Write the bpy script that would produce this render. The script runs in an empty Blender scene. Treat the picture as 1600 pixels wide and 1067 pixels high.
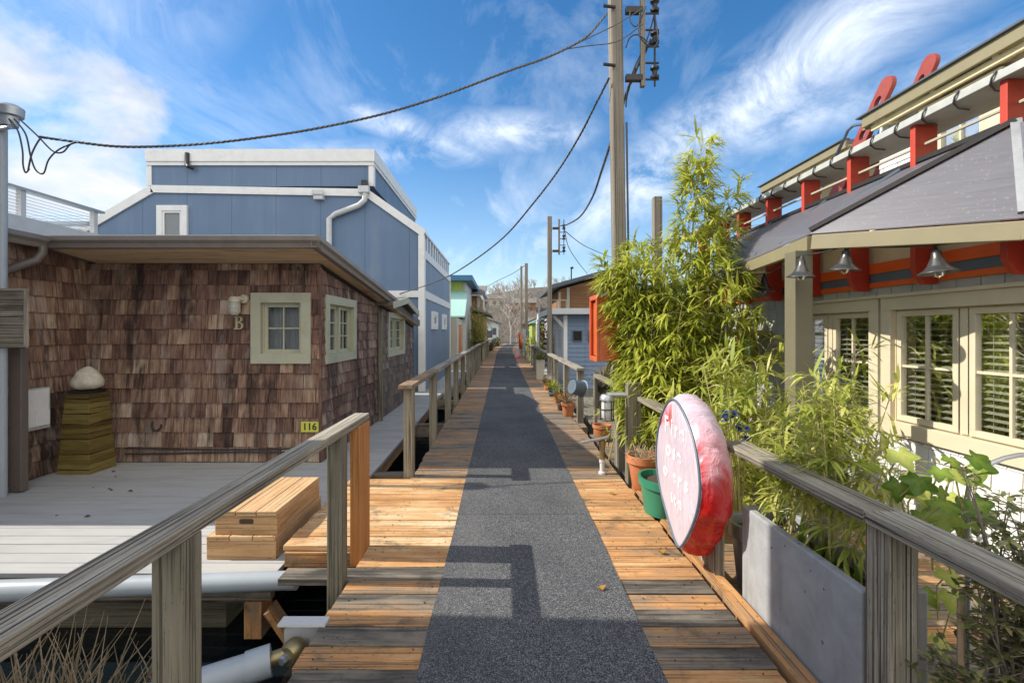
import bpy, math, random
from mathutils import Vector, Matrix, Euler
R = random.Random(7)
sc = bpy.context.scene
C = sc.collection
F = 740.0                      # focal length in photo pixels (1600 wide)
EYE = 1.5
def P(px, py, Y):              # a measured pixel at a known distance -> a point of the place
    return Vector(((px-785)*Y/F, Y, EYE+(517-py)*Y/F))
V = Vector
def rad(a): return math.radians(a)

# ---------------------------------------------------------------- mesh builder
class MB:
    def __init__(s): s.v=[]; s.f=[]; s.uv=[]; s.t=[]
    def face(s, pts, uv=None, tone=.5):
        b=len(s.v); s.v.extend([tuple(p) for p in pts]); n=len(pts)
        s.f.append(tuple(range(b,b+n)))
        s.uv.append(uv or [(0,0),(1,0),(1,1),(0,1),(.5,.5),(.2,.7),(.1,.3),(.6,.2)][:n] if n<=8 else [(0,0)]*n)
        s.t.append(tone)
    def idx(s, pts, faces, uvs=None, tone=.5):
        b=len(s.v); s.v.extend([tuple(p) for p in pts])
        for k,f in enumerate(faces):
            s.f.append(tuple(b+i for i in f))
            s.uv.append(uvs[k] if uvs else [(pts[i][0]+pts[i][1],pts[i][2]) for i in f]); s.t.append(tone)
    def hexa(s, p, tone=.5, L=0):   # p: 8 corners, index = ix+2*iy+4*iz ; L = longest axis
        fs=[((0,2,3,1),2),((4,5,7,6),2),((0,1,5,4),1),((2,6,7,3),1),((0,4,6,2),0),((1,3,7,5),0)]
        p=[V(q) for q in p]; o=(R.random()*50,R.random()*50)
        ln=[(p[1]-p[0]).length,(p[2]-p[0]).length,(p[4]-p[0]).length]
        pts=p; faces=[]; uvs=[]
        for f,n in fs:
            faces.append(f); ax=[a for a in (0,1,2) if a!=n]
            if L in ax: u=L; v_=[a for a in ax if a!=L][0]
            else: u,v_=ax
            uvs.append([(o[0]+((i>>u)&1)*ln[u], o[1]+((i>>v_)&1)*ln[v_]+n*7.3) for i in f])
        b=len(s.v); s.v.extend([tuple(q) for q in pts])
        for f,u in zip(faces,uvs): s.f.append(tuple(b+i for i in f)); s.uv.append(u); s.t.append(tone)
    def box(s, x0,x1,y0,y1,z0,z1, tone=.5, L=None):
        d=(abs(x1-x0),abs(y1-y0),abs(z1-z0))
        if L is None: L=d.index(max(d))
        s.hexa([(x,y,z) for z in (z0,z1) for y in (y0,y1) for x in (x0,x1)], tone, L)
    def obox(s, c, sz, rot=(0,0,0), tone=.5, L=None):
        m=Euler(rot).to_matrix(); c=V(c)
        if L is None: L=list(sz).index(max(sz))
        s.hexa([c+m@V((x*sz[0]/2,y*sz[1]/2,z*sz[2]/2)) for z in (-1,1) for y in (-1,1) for x in (-1,1)], tone, L)
    def beam(s, p0,p1,w,h,tone=.5,up=(0,0,1)):      # w sideways, h along up
        p0=V(p0);p1=V(p1); d=(p1-p0).normalized(); u=V(up)
        if abs(d.dot(u))>.98: u=V((0,1,0))
        sd=d.cross(u).normalized(); u=sd.cross(d).normalized()
        s.hexa([ (p1 if a else p0)+sd*(w/2*(1 if b else -1))+u*(h/2*(1 if c else -1)) for c in (0,1) for b in (0,1) for a in (0,1)],tone,0)
    def tube(s, pts, r, seg=8, tone=.5, caps=True):
        pts=[V(p) for p in pts]; n=len(pts); rr=r if isinstance(r,(list,tuple)) else [r]*n
        b=len(s.v); u=None; acc=0
        for i,p in enumerate(pts):
            d=(pts[min(i+1,n-1)]-pts[max(i-1,0)])
            d=d.normalized() if d.length>1e-9 else V((0,0,1))
            if u is None: u=d.orthogonal().normalized()
            else:
                u=u-d*u.dot(d); u=u.normalized() if u.length>1e-6 else d.orthogonal().normalized()
            w=d.cross(u)
            for k in range(seg):
                a=2*math.pi*k/seg; s.v.append(tuple(p+(u*math.cos(a)+w*math.sin(a))*rr[i]))
        for i in range(n-1):
            L0=acc; acc+=(pts[i+1]-pts[i]).length
            for k in range(seg):
                k2=(k+1)%seg
                s.f.append((b+i*seg+k,b+i*seg+k2,b+(i+1)*seg+k2,b+(i+1)*seg+k))
                c=rr[i]*6.28/seg
                s.uv.append([(L0,k*c),(L0,k*c+c),(acc,k*c+c),(acc,k*c)]); s.t.append(tone)
        if caps:
            for base,rev in ((b,True),(b+(n-1)*seg,False)):
                f=list(range(base,base+seg)); f=f[::-1] if rev else f
                s.f.append(tuple(f)); s.uv.append([(s.v[i][0],s.v[i][1]) for i in f]); s.t.append(tone)
    def lathe(s, prof, c=(0,0,0), seg=20, m=None, tone=.5, sx=1, sy=1):
        c=V(c); m=m or Matrix.Identity(3); b=len(s.v)
        for r,z in prof:
            for k in range(seg):
                a=2*math.pi*k/seg; s.v.append(tuple(c+m@V((r*math.cos(a)*sx,r*math.sin(a)*sy,z))))
        for i in range(len(prof)-1):
            for k in range(seg):
                k2=(k+1)%seg
                s.f.append((b+i*seg+k,b+i*seg+k2,b+(i+1)*seg+k2,b+(i+1)*seg+k))
                s.uv.append([(k/seg,prof[i][1]),((k+1)/seg,prof[i][1]),((k+1)/seg,prof[i+1][1]),(k/seg,prof[i+1][1])]); s.t.append(tone)
        for i,rev in ((0,True),(len(prof)-1,False)):
            if prof[i][0]>1e-4:
                f=list(range(b+i*seg,b+i*seg+seg)); f=f[::-1] if rev else f
                s.f.append(tuple(f)); s.uv.append([(0,0)]*seg); s.t.append(tone)
    def prism(s, poly, o, ex, ey, ez, tone=.5):      # polygon in (ex,ey), extruded by ez
        o=V(o);ex=V(ex);ey=V(ey);ez=V(ez); n=len(poly)
        a=[o+ex*x+ey*y for x,y in poly]; b=[p+ez for p in a]
        if ex.cross(ey).dot(ez)>0: fa,fb=list(range(n))[::-1],list(range(n,2*n))
        else: fa,fb=list(range(n)),list(range(n,2*n))[::-1]
        base=len(s.v); s.v.extend([tuple(p) for p in a+b])
        for f in (fa,fb):
            s.f.append(tuple(base+i for i in f)); s.uv.append([poly[i%n] for i in f]); s.t.append(tone)
        acc=0
        for i in range(n):
            j=(i+1)%n; L=(a[j]-a[i]).length
            f=(i,j,n+j,n+i) if ex.cross(ey).dot(ez)>0 else (i,n+i,n+j,j)
            u={i:(acc,0),j:(acc+L,0),n+j:(acc+L,ez.length),n+i:(acc,ez.length)}
            s.f.append(tuple(base+k for k in f)); s.uv.append([u[k] for k in f]); s.t.append(tone); acc+=L
    def build(s, name, mat, parent=None, smooth=False, bevel=0, origin=None):
        me=bpy.data.meshes.new(name)
        o=V(origin) if origin is not None else V((0,0,0))
        if parent is not None and origin is None: o=WP[parent.name]
        vs=[tuple(V(p)-o) for p in s.v] if o.length>0 else s.v
        me.from_pydata(vs,[],s.f)
        uvl=me.uv_layers.new(name='UVMap'); flat=[]
        for u in s.uv:
            for a in u: flat.extend(a[:2])
        if len(flat)==2*len(me.loops): uvl.data.foreach_set('uv',flat)
        at=me.attributes.new('tone','FLOAT','FACE'); at.data.foreach_set('value',s.t)
        me.materials.append(mat)
        if smooth:
            me.polygons.foreach_set('use_smooth',[True]*len(me.polygons))
            me.set_sharp_from_angle(angle=rad(38))
        me.update()
        ob=bpy.data.objects.new(name,me); C.objects.link(ob)
        if parent is not None: ob.parent=parent; WP[ob.name]=WP[parent.name]; 
        if parent is None: ob.location=o; WP[ob.name]=o.copy()
        if bevel:
            md=ob.modifiers.new('bevel','BEVEL'); md.width=bevel; md.segments=2; md.limit_method='ANGLE'
        return ob
WP={}
def tag(o,label=None,cat=None,group=None,kind=None):
    if label: o['label']=label
    if cat: o['category']=cat
    if group: o['group']=group
    if kind: o['kind']=kind
    return o
def thing(name,loc,label,cat,group=None):
    o=bpy.data.objects.new(name,None); o.empty_display_size=.1; C.objects.link(o); o.location=loc
    WP[o.name]=V(loc); return tag(o,label,cat,group)
def structure(mb,name,mat,smooth=False,bevel=0):
    return tag(mb.build(name,mat,smooth=smooth,bevel=bevel),kind='structure')

# ---------------------------------------------------------------- materials
def newmat(name):
    m=bpy.data.materials.new(name); m.use_nodes=True; n=m.node_tree; n.nodes.clear()
    out=n.nodes.new('ShaderNodeOutputMaterial'); b=n.nodes.new('ShaderNodeBsdfPrincipled')
    n.links.new(b.outputs[0],out.inputs[0]); return m,n,b,out
def N(n,t,**k):
    nd=n.nodes.new(t)
    for a,b in k.items():
        if a.startswith('_'): setattr(nd,a[1:],b)
        else: nd.inputs[a.replace('__',' ')].default_value=b
    return nd
def ramp(n,stops,fac):
    r=n.nodes.new('ShaderNodeValToRGB'); e=r.color_ramp.elements
    while len(e)<len(stops): e.new(.5)
    for k,(p,c) in enumerate(stops):
        e[k].position=p; e[k].color=(c[0],c[1],c[2],1) if not isinstance(c,(int,float)) else (c,c,c,1)
    n.links.new(fac,r.inputs[0]); return r.outputs[0]
def mathn(n,op,a,b=0.,c=None):
    m=n.nodes.new('ShaderNodeMath'); m.operation=op
    for i,x in enumerate((a,b,c)):
        if x is None: continue
        if isinstance(x,(int,float)): m.inputs[i].default_value=x
        else: n.links.new(x,m.inputs[i])
    return m.outputs[0]
def mixc(n,fac,a,b,blend='MIX'):
    m=n.nodes.new('ShaderNodeMix'); m.data_type='RGBA'; m.blend_type=blend
    for i,x in ((0,fac),(6,a),(7,b)):
        if isinstance(x,(int,float)): m.inputs[i].default_value=x
        elif isinstance(x,tuple): m.inputs[i].default_value=(x[0],x[1],x[2],1)
        else: n.links.new(x,m.inputs[i])
    return m.outputs[2]
def noise(n,vec,scale,detail=4,rough=.55,dist=0.):
    t=N(n,'ShaderNodeTexNoise',Scale=scale,Detail=detail,Roughness=rough,Distortion=dist)
    if vec is not None: n.links.new(vec,t.inputs['Vector'])
    return t.outputs[0]
def mapped(n,src,scale):
    m=n.nodes.new('ShaderNodeMapping'); m.inputs['Scale'].default_value=scale
    n.links.new(src,m.inputs['Vector']); return m.outputs[0]
def bump(n,b,h,dist,strength=1.):
    bp=N(n,'ShaderNodeBump',Strength=strength,Distance=dist); n.links.new(h,bp.inputs['Height']); n.links.new(bp.outputs[0],b.inputs['Normal'])
def flat(name,col,rough=.6,metal=0.,var=.18,scale=6.,bmp=.0,bscale=80.,dirt=None,dirtamt=.3,spec=.5):
    m,n,b,out=newmat(name); tc=n.nodes.new('ShaderNodeTexCoord'); at=N(n,'ShaderNodeAttribute',_attribute_name='tone')
    f=mathn(n,'ADD',mathn(n,'MULTIPLY',noise(n,tc.outputs['Object'],scale,6),.7),mathn(n,'MULTIPLY',at.outputs['Fac'],.3))
    lo=tuple(c*(1-var) for c in col); hi=tuple(min(1,c*(1+var)) for c in col)
    c=ramp(n,[(.25,lo),(.75,hi)],f)
    if dirt:
        d=noise(n,tc.outputs['Object'],scale*.6,8,.7)
        c=mixc(n,mathn(n,'MULTIPLY',ramp(n,[(.5,0),(.75,1)],d),dirtamt),c,dirt)
    n.links.new(c,b.inputs['Base Color']); b.inputs['Roughness'].default_value=rough; b.inputs['Metallic'].default_value=metal
    b.inputs['Specular IOR Level'].default_value=spec
    if bmp: bump(n,b,noise(n,tc.outputs['Object'],bscale,4),bmp)
    return m
def wood(name,stops,us=1.2,vs=38.,rough=.75,tonew=.55,grainw=.35,stainw=.3,bmp=.002,crack=.5,shift=0.,moss=None,pits=0.,streak=None,patch=None):
    m,n,b,out=newmat(name); tc=n.nodes.new('ShaderNodeTexCoord'); at=N(n,'ShaderNodeAttribute',_attribute_name='tone')
    uv=tc.outputs['UV']
    g=noise(n,mapped(n,uv,(us,vs,1)),1.,6,.65,.6)
    st=noise(n,mapped(n,uv,(us*1.6,us*5,1)),1.,5,.6,.3)
    cr=noise(n,mapped(n,uv,(us*.8,vs*2.2,1)),1.,3,.5,.3)
    f=mathn(n,'MULTIPLY',at.outputs['Fac'],tonew)
    f=mathn(n,'ADD',f,mathn(n,'MULTIPLY',mathn(n,'SUBTRACT',g,.5),grainw*2))
    f=mathn(n,'ADD',f,mathn(n,'MULTIPLY',mathn(n,'SUBTRACT',st,.5),stainw*2))
    f=mathn(n,'ADD',f,(1-tonew)/2+shift)
    c=ramp(n,stops,f)
    ck=ramp(n,[(.36,1),(.45,0)],cr)
    c=mixc(n,mathn(n,'MULTIPLY',ck,crack),c,(.03,.025,.02))
    if pits:
        pv=noise(n,mapped(n,uv,(us*22,vs*2.2,1)),1.,2,.5); c=mixc(n,mathn(n,'MULTIPLY',ramp(n,[(.30,1),(.36,0)],pv),pits),c,(.05,.035,.02))
        kn=noise(n,mapped(n,uv,(3.5,11,1)),1.,2,.4); c=mixc(n,mathn(n,'MULTIPLY',ramp(n,[(.72,0),(.80,1)],kn),pits),c,(.10,.055,.025))
    if streak:
        sn=noise(n,mapped(n,tc.outputs['Object'],(3.2,3.2,.55)),1.,6,.7,.5); c=mixc(n,mathn(n,'MULTIPLY',ramp(n,[(.52,0),(.62,1)],sn),streak),c,(.017,.012,.011)); sm=noise(n,mapped(n,tc.outputs['Object'],(2.6,2.6,.8)),1.7,5,.65,.4); c=mixc(n,mathn(n,'MULTIPLY',ramp(n,[(.55,0),(.68,1)],sm),streak*.75),c,(.36,.30,.25))
    if patch:
        pn=noise(n,tc.outputs['Object'],3.4,7,.7,.4); c=mixc(n,mathn(n,'MULTIPLY',ramp(n,[(.55,0),(.66,1)],pn),patch[1]),c,patch[0])
    if moss:
        d=noise(n,tc.outputs['Object'],5.,6,.7); c=mixc(n,ramp(n,[(.55,0),(.75,.6)],d),c,moss)
    n.links.new(c,b.inputs['Base Color']); b.inputs['Roughness'].default_value=rough; b.inputs['Specular IOR Level'].default_value=.3
    h=mathn(n,'SUBTRACT',g,mathn(n,'MULTIPLY',ck,.6)); bump(n,b,h,bmp*2)
    return m
M={}
M['cedar']=wood('cedar_shingle',[(.0,(.022,.015,.015)),(.2,(.075,.043,.036)),(.40,(.165,.09,.068)),(.58,(.27,.165,.115)),(.76,(.42,.295,.205)),(1,(.55,.48,.40))],us=2.2,vs=26,tonew=.6,grainw=.22,stainw=.42,bmp=.004,crack=.5,shift=.03,streak=.75)
M['cedar_old']=wood('grey_cedar_shingle',[(.0,(.03,.022,.02)),(.3,(.10,.07,.058)),(.6,(.2,.15,.12)),(1,(.36,.31,.26))],us=2.2,vs=26,tonew=.6,grainw=.2,stainw=.3,crack=.4)
M['plank']=wood('dock_plank',[(.0,(.02,.02,.019)),(.2,(.075,.066,.055)),(.34,(.19,.165,.13)),(.5,(.31,.205,.12)),(.64,(.50,.25,.095)),(.80,(.62,.39,.19)),(1,(.72,.57,.38))],us=1.3,vs=34,tonew=.72,grainw=.17,stainw=.42,bmp=.003,crack=.5,pits=.65,patch=((.055,.055,.04),.6))
M['rail']=wood('weathered_rail_wood',[(.0,(.05,.043,.034)),(.28,(.17,.15,.115)),(.52,(.34,.30,.235)),(.75,(.47,.43,.35)),(1,(.60,.56,.48))],us=1.0,vs=55,tonew=.4,grainw=.5,stainw=.4,bmp=.006,crack=.9,pits=.5)
M['rail_moss']=wood('mossy_post_wood',[(.0,(.05,.045,.035)),(.35,(.16,.14,.10)),(.65,(.29,.26,.19)),(1,(.43,.39,.30))],us=1.3,vs=42,tonew=.5,grainw=.28,stainw=.25,bmp=.003,crack=.65,moss=(.15,.15,.085),pits=.4)
M['new_wood']=wood('new_orange_wood',[(.0,(.22,.08,.025)),(.4,(.42,.17,.05)),(.7,(.55,.26,.09)),(1,(.66,.42,.2))],us=1.2,vs=30,tonew=.5,grainw=.35,stainw=.3,bmp=.002,crack=.35,pits=.4)
M['timber']=wood('fresh_timber',[(.0,(.25,.12,.05)),(.3,(.42,.24,.11)),(.6,(.58,.37,.19)),(1,(.7,.53,.32))],us=1.2,vs=30,tonew=.5,grainw=.36,stainw=.35,bmp=.002,crack=.4,pits=.5)
M['pole']=wood('utility_pole_wood',[(.0,(.08,.07,.055)),(.4,(.2,.175,.14)),(.7,(.32,.28,.22)),(1,(.44,.4,.33))],us=.6,vs=38,tonew=.4,grainw=.25,stainw=.25,bmp=.003,crack=.6)
M['deckgrey']=wood('grey_painted_deck',[(.0,(.22,.225,.225)),(.5,(.40,.40,.39)),(1,(.5,.495,.475))],us=.9,vs=14,tonew=.5,grainw=.15,stainw=.4,bmp=.0006,crack=.1)
M['brownwood']=wood('brown_siding_wood',[(.0,(.13,.06,.03)),(.5,(.3,.15,.07)),(1,(.45,.26,.13))],us=.8,vs=20,tonew=.5)
M['soffit']=wood('stained_plywood',[(.0,(.05,.03,.015)),(.25,(.28,.18,.10)),(.5,(.58,.43,.27)),(1,(.68,.55,.38))],us=1.2,vs=5,tonew=.3,grainw=.15,stainw=.55,crack=.25,shift=.06)
M['gold']=wood('olive_gold_slats',[(.0,(.05,.032,.01)),(.5,(.16,.115,.03)),(1,(.30,.23,.075))],us=3,vs=40,tonew=.7,rough=.5)
M['sage']=flat('sage_green_paint',(.42,.42,.31),.55,var=.1,bmp=.0006,dirt=(.15,.14,.09),dirtamt=.35)
M['blue']=flat('blue_siding_paint',(.13,.205,.32),.6,var=.1,scale=1.5,dirt=(.16,.2,.29),dirtamt=.5)
M['blue2']=flat('grey_blue_siding_paint',(.19,.25,.34),.6,var=.1,scale=2)
M['white']=flat('white_trim_paint',(.72,.72,.70),.5,var=.06,dirt=(.4,.39,.36),dirtamt=.3)
M['whitegrey']=flat('pale_grey_paint',(.55,.56,.56),.5,var=.08,dirt=(.3,.3,.28),dirtamt=.3)
M['gutter']=flat('taupe_gutter_paint',(.20,.17,.15),.4,var=.12,dirt=(.08,.07,.06),dirtamt=.4)
M['brownmetal']=flat('brown_downspout_paint',(.13,.105,.09),.45,var=.1)
M['roofing']=flat('grey_roofing_felt',(.16,.15,.14),.9,var=.25,scale=3,bmp=.003)
M['darkroof']=flat('dark_slate_roofing',(.07,.085,.10),.7,var=.2,scale=3)
M['pvc']=flat('grey_blue_pvc',(.34,.38,.41),.35,var=.1,dirt=(.25,.27,.27),dirtamt=.35)
M['galv']=flat('galvanised_metal',(.42,.43,.44),.42,metal=.75,var=.2,scale=14)
M['iron']=flat('dark_iron',(.045,.042,.04),.5,metal=.5,var=.3,scale=20)
M['brass']=flat('weathered_brass',(.30,.24,.12),.4,metal=.7,var=.3,scale=20)
M['lampmetal']=flat('aged_zinc_lamp_shade',(.10,.098,.092),.36,metal=.7,var=.25,scale=18)
M['cable']=flat('black_cable_sheath',(.035,.035,.037),.55,var=.3)
M['cablegrey']=flat('grey_twisted_cable',(.10,.10,.10),.5,metal=.2,var=.5,scale=60)
M['black']=flat('black_plastic',(.02,.02,.022),.45)
M['beige']=flat('beige_box_paint',(.46,.42,.32),.5,var=.08)
M['bluegrey']=flat('blue_grey_cabinet_paint',(.30,.38,.46),.45,var=.08)
M['red']=flat('barn_red_paint',(.47,.045,.02),.5,var=.18,scale=9,dirt=(.25,.04,.025),dirtamt=.55)
M['ladderred']=flat('dull_brick_red_paint',(.27,.042,.03),.55,var=.18,scale=7,dirt=(.35,.11,.08),dirtamt=.4)
M['orange']=flat('orange_red_paint',(.72,.115,.015),.45,var=.1)
M['cabinet']=flat('faded_orange_red_paint',(.55,.10,.025),.4,var=.15,scale=5,dirt=(.62,.24,.13),dirtamt=.4)
M['cream']=flat('cream_paint',(.66,.56,.33),.55,var=.08,dirt=(.4,.33,.2),dirtamt=.3)
M['creamtrim']=flat('khaki_window_trim_paint',(.60,.53,.38),.45,var=.07,dirt=(.38,.33,.22),dirtamt=.25)
M['olive']=flat('olive_beam_paint',(.23,.20,.115),.55,var=.12,dirt=(.2,.17,.1),dirtamt=.4)
M['olivepost']=flat('shaded_olive_post_paint',(.15,.135,.085),.55,var=.12)  # darker copy of olive, with the post's shade put into the colour
M['slate']=flat('slate_blue_paint',(.10,.135,.17),.5)
M['greyshingle']=flat('sage_grey_shingle_paint',(.43,.43,.37),.7,var=.1,scale=12,bmp=.0008,bscale=60)
M['whiteshingle']=flat('white_shingle_paint',(.66,.66,.63),.7,var=.1,scale=12)
M['rope']=flat('rope_light_grey',(.42,.43,.40),.5,var=.2,scale=12)
M['concrete']=flat('smooth_concrete',(.33,.345,.36),.75,var=.12,scale=4,bmp=.0012,bscale=50,dirt=(.2,.2,.2),dirtamt=.4)
M['stone']=flat('pale_carved_stone',(.52,.47,.37),.85,var=.25,scale=20,bmp=.006,bscale=35)
M['terracotta']=flat('terracotta',(.48,.17,.07),.75,var=.15,scale=10,dirt=(.5,.33,.22),dirtamt=.4)
M['greenpot']=flat('green_plastic_pot',(.03,.20,.12),.35,var=.15)
M['bluepot']=flat('blue_glazed_pot',(.02,.035,.12),.18,var=.2)
M['soil']=flat('dark_soil',(.07,.045,.03),.95,var=.5,scale=40,bmp=.01,bscale=60)
M['dark']=flat('dark_interior',(.018,.017,.016),.9)
M['curtain']=flat('grey_curtain',(.34,.33,.34),.9,var=.1)
M['blind']=flat('pale_window_blind',(.50,.46,.36),.6,var=.1)
M['lime']=flat('lime_green_paint',(.38,.47,.09),.6,var=.1)
M['teal']=flat('pale_teal_metal_roof',(.34,.56,.50),.5,var=.12,scale=2)
M['blueroof']=flat('blue_fascia_paint',(.06,.17,.30),.5)
M['ochre']=flat('ochre_wall_paint',(.42,.24,.08),.65,var=.15)
M['orangedoor']=flat('orange_door_paint',(.62,.17,.04),.5)
M['yellow']=flat('yellow_plate_paint',(.62,.60,.08),.45,var=.08)
M['letter']=flat('tan_painted_letter',(.42,.38,.23),.5)
M['palewood']=wood('pale_grey_plank',[(.0,(.3,.29,.26)),(.5,(.44,.43,.4)),(1,(.56,.55,.52))],us=1.2,vs=30)
M['grass_dry']=flat('dry_grass',(.26,.2,.12),.9,var=.4,scale=20)
M['twig']=flat('bare_twig_bark',(.20,.16,.13),.85,var=.3,scale=6)
M['birch']=flat('pale_birch_bark',(.33,.295,.255),.85,var=.25,scale=4)
M['hilltwig']=flat('grey_brown_woods',(.23,.185,.155),.9,var=.5,scale=.2)
M['hill']=flat('brown_hillside_ground',(.085,.075,.058),.95,var=.5,scale=.25)
M['redcloth']=None
def leafmat(name,lo,mid,hi,trans=.45,rough=.45):
    m,n,b,out=newmat(name); at=N(n,'ShaderNodeAttribute',_attribute_name='tone'); tc=n.nodes.new('ShaderNodeTexCoord')
    f=mathn(n,'ADD',mathn(n,'MULTIPLY',at.outputs['Fac'],.75),mathn(n,'MULTIPLY',noise(n,tc.outputs['Object'],4.,3),.25))
    c=ramp(n,[(.15,lo),(.5,mid),(.9,hi)],f)
    n.links.new(c,b.inputs['Base Color']); b.inputs['Roughness'].default_value=rough; b.inputs['Specular IOR Level'].default_value=.35
    t=n.nodes.new('ShaderNodeBsdfTranslucent'); n.links.new(c,t.inputs[0])
    mx=N(n,'ShaderNodeMixShader',Fac=trans); n.links.new(b.outputs[0],mx.inputs[1]); n.links.new(t.outputs[0],mx.inputs[2]); n.links.new(mx.outputs[0],out.inputs[0])
    return m
M['bamboo']=leafmat('bamboo_leaf',(.12,.17,.02),(.42,.47,.06),(.70,.68,.16),.5)
M['bamboo_pale']=leafmat('pale_bamboo_leaf',(.14,.21,.03),(.40,.45,.075),(.66,.63,.2))
M['ivy']=leafmat('lobed_ivy_leaf',(.09,.17,.02),(.27,.36,.055),(.52,.54,.14),.38,.28)
M['shrub']=leafmat('small_shrub_leaf',(.10,.13,.035),(.22,.24,.075),(.40,.37,.15),.3)
M['bush']=leafmat('yellow_green_bush_leaf',(.2,.25,.03),(.42,.46,.05),(.6,.6,.1))
M['hops']=leafmat('dry_orange_vine_leaf',(.16,.06,.02),(.38,.17,.04),(.55,.32,.08))
M['blueflower']=leafmat('blue_petal',(.02,.05,.25),(.05,.12,.5),(.12,.2,.65))
M['culm']=flat('bamboo_culm',(.36,.33,.11),.45,var=.3,scale=9)
M['stake']=flat('tan_cane',(.42,.29,.17),.6,var=.2)
# glass : clear pane with fresnel reflection
def glassmat(name,tint=(.9,.95,.95),refl=1.0):
    m,n,b,out=newmat(name); n.nodes.remove(b)
    t=n.nodes.new('ShaderNodeBsdfTransparent'); t.inputs[0].default_value=(*tint,1)
    g=N(n,'ShaderNodeBsdfGlossy',Roughness=.02); g.inputs[0].default_value=(.9,.92,.95,1)
    fr=N(n,'ShaderNodeFresnel',IOR=1.65); mx=n.nodes.new('ShaderNodeMixShader')
    n.links.new(mathn(n,'MULTIPLY',fr.outputs[0],refl),mx.inputs[0]); n.links.new(t.outputs[0],mx.inputs[1]); n.links.new(g.outputs[0],mx.inputs[2]); n.links.new(mx.outputs[0],out.inputs[0])
    return m
M['glass']=glassmat('window_glass',refl=.55)
M['lampglass']=glassmat('clear_lamp_glass',(.9,.9,.88),1.5)
# polycarbonate roof sheet
def poly():
    m,n,b,out=newmat('grey_twinwall_polycarbonate'); tc=n.nodes.new('ShaderNodeTexCoord')
    w=N(n,'ShaderNodeTexVoronoi',Scale=34.); n.links.new(tc.outputs['UV'],w.inputs[0])
    d=ramp(n,[(.10,1),(.22,0)],w.outputs[0])
    st=noise(n,mapped(n,tc.outputs['UV'],(3,60,1)),1.,3)
    c=mixc(n,mathn(n,'MULTIPLY',d,.3),ramp(n,[(.3,(.19,.19,.215)),(.7,(.26,.26,.29))],st),(.7,.7,.74))
    n.links.new(c,b.inputs['Base Color']); b.inputs['Roughness'].default_value=.3
    t=n.nodes.new('ShaderNodeBsdfTranslucent'); t.inputs[0].default_value=(.62,.62,.68,1)
    mx=N(n,'ShaderNodeMixShader',Fac=.5); n.links.new(b.outputs[0],mx.inputs[1]); n.links.new(t.outputs[0],mx.inputs[2]); n.links.new(mx.outputs[0],out.inputs[0])
    return m
M['poly']=poly()
def carpet():
    m,n,b,out=newmat('speckled_grit_mat'); tc=n.nodes.new('ShaderNodeTexCoord'); o=tc.outputs['Object']
    a=noise(n,mapped(n,o,(1,1,1)),150.,2,.6); bb=noise(n,mapped(n,o,(1,1,1)),45.,3,.7); d=noise(n,o,1.3,5)
    f=mathn(n,'ADD',mathn(n,'MULTIPLY',a,.75),mathn(n,'MULTIPLY',bb,.25))
    c=ramp(n,[(.36,(.018,.019,.021)),(.46,(.062,.064,.068)),(.55,(.13,.132,.136)),(.67,(.33,.33,.33))],f)
    c=mixc(n,ramp(n,[(.42,0),(.75,.6)],d),c,(.045,.048,.055))
    sp=n.nodes.new('ShaderNodeSeparateXYZ'); n.links.new(o,sp.inputs[0])
    wob=mathn(n,'MULTIPLY',noise(n,mapped(n,o,(3,0,0)),1.,2),.03)
    fr=mathn(n,'FRACT',mathn(n,'MULTIPLY',mathn(n,'ADD',mathn(n,'ADD',sp.outputs[1],wob),.62),.4)); c=mixc(n,mathn(n,'MULTIPLY',mathn(n,'LESS_THAN',fr,.0035),.7),c,(.012,.012,.014))
    vo=N(n,'ShaderNodeTexVoronoi',Scale=9.); n.links.new(mapped(n,o,(1,1,0)),vo.inputs[0]); c=mixc(n,mathn(n,'MULTIPLY',mathn(n,'LESS_THAN',vo.outputs[0],.035),.6),c,(.22,.14,.07))
    wr=noise(n,mapped(n,o,(2.2,.35,1)),1.,4,.6); c=mixc(n,ramp(n,[(.50,0),(.72,.3)],wr),c,(.17,.165,.155))
    n.links.new(c,b.inputs['Base Color']); b.inputs['Roughness'].default_value=.95; b.inputs['Specular IOR Level'].default_value=.15
    bump(n,b,a,.004); return m
M['carpet']=carpet()
def concrete():
    m,n,b,out=newmat('stained_smooth_concrete'); tc=n.nodes.new('ShaderNodeTexCoord'); o=tc.outputs['Object']
    c=ramp(n,[(.3,(.24,.25,.26)),(.7,(.37,.38,.39))],noise(n,o,5.,8,.65,.5))
    st=noise(n,mapped(n,o,(9,9,1.2)),1.,5,.65); c=mixc(n,mathn(n,'MULTIPLY',ramp(n,[(.54,0),(.68,1)],st),.45),c,(.15,.15,.145))
    vo=N(n,'ShaderNodeTexVoronoi',Scale=20.); n.links.new(o,vo.inputs[0]); sz=noise(n,o,8.,2)
    hole=ramp(n,[(.0,1),(.02,0)],mathn(n,'SUBTRACT',vo.outputs[0],mathn(n,'MULTIPLY',ramp(n,[(.45,0),(.7,1)],sz),.15)))
    c=mixc(n,mathn(n,'MULTIPLY',hole,.8),c,(.06,.06,.06))
    n.links.new(c,b.inputs['Base Color']); b.inputs['Roughness'].default_value=.7
    bump(n,b,mathn(n,'SUBTRACT',mathn(n,'MULTIPLY',noise(n,o,30.,5),.3),hole),.006); return m
M['concrete']=concrete()
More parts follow.
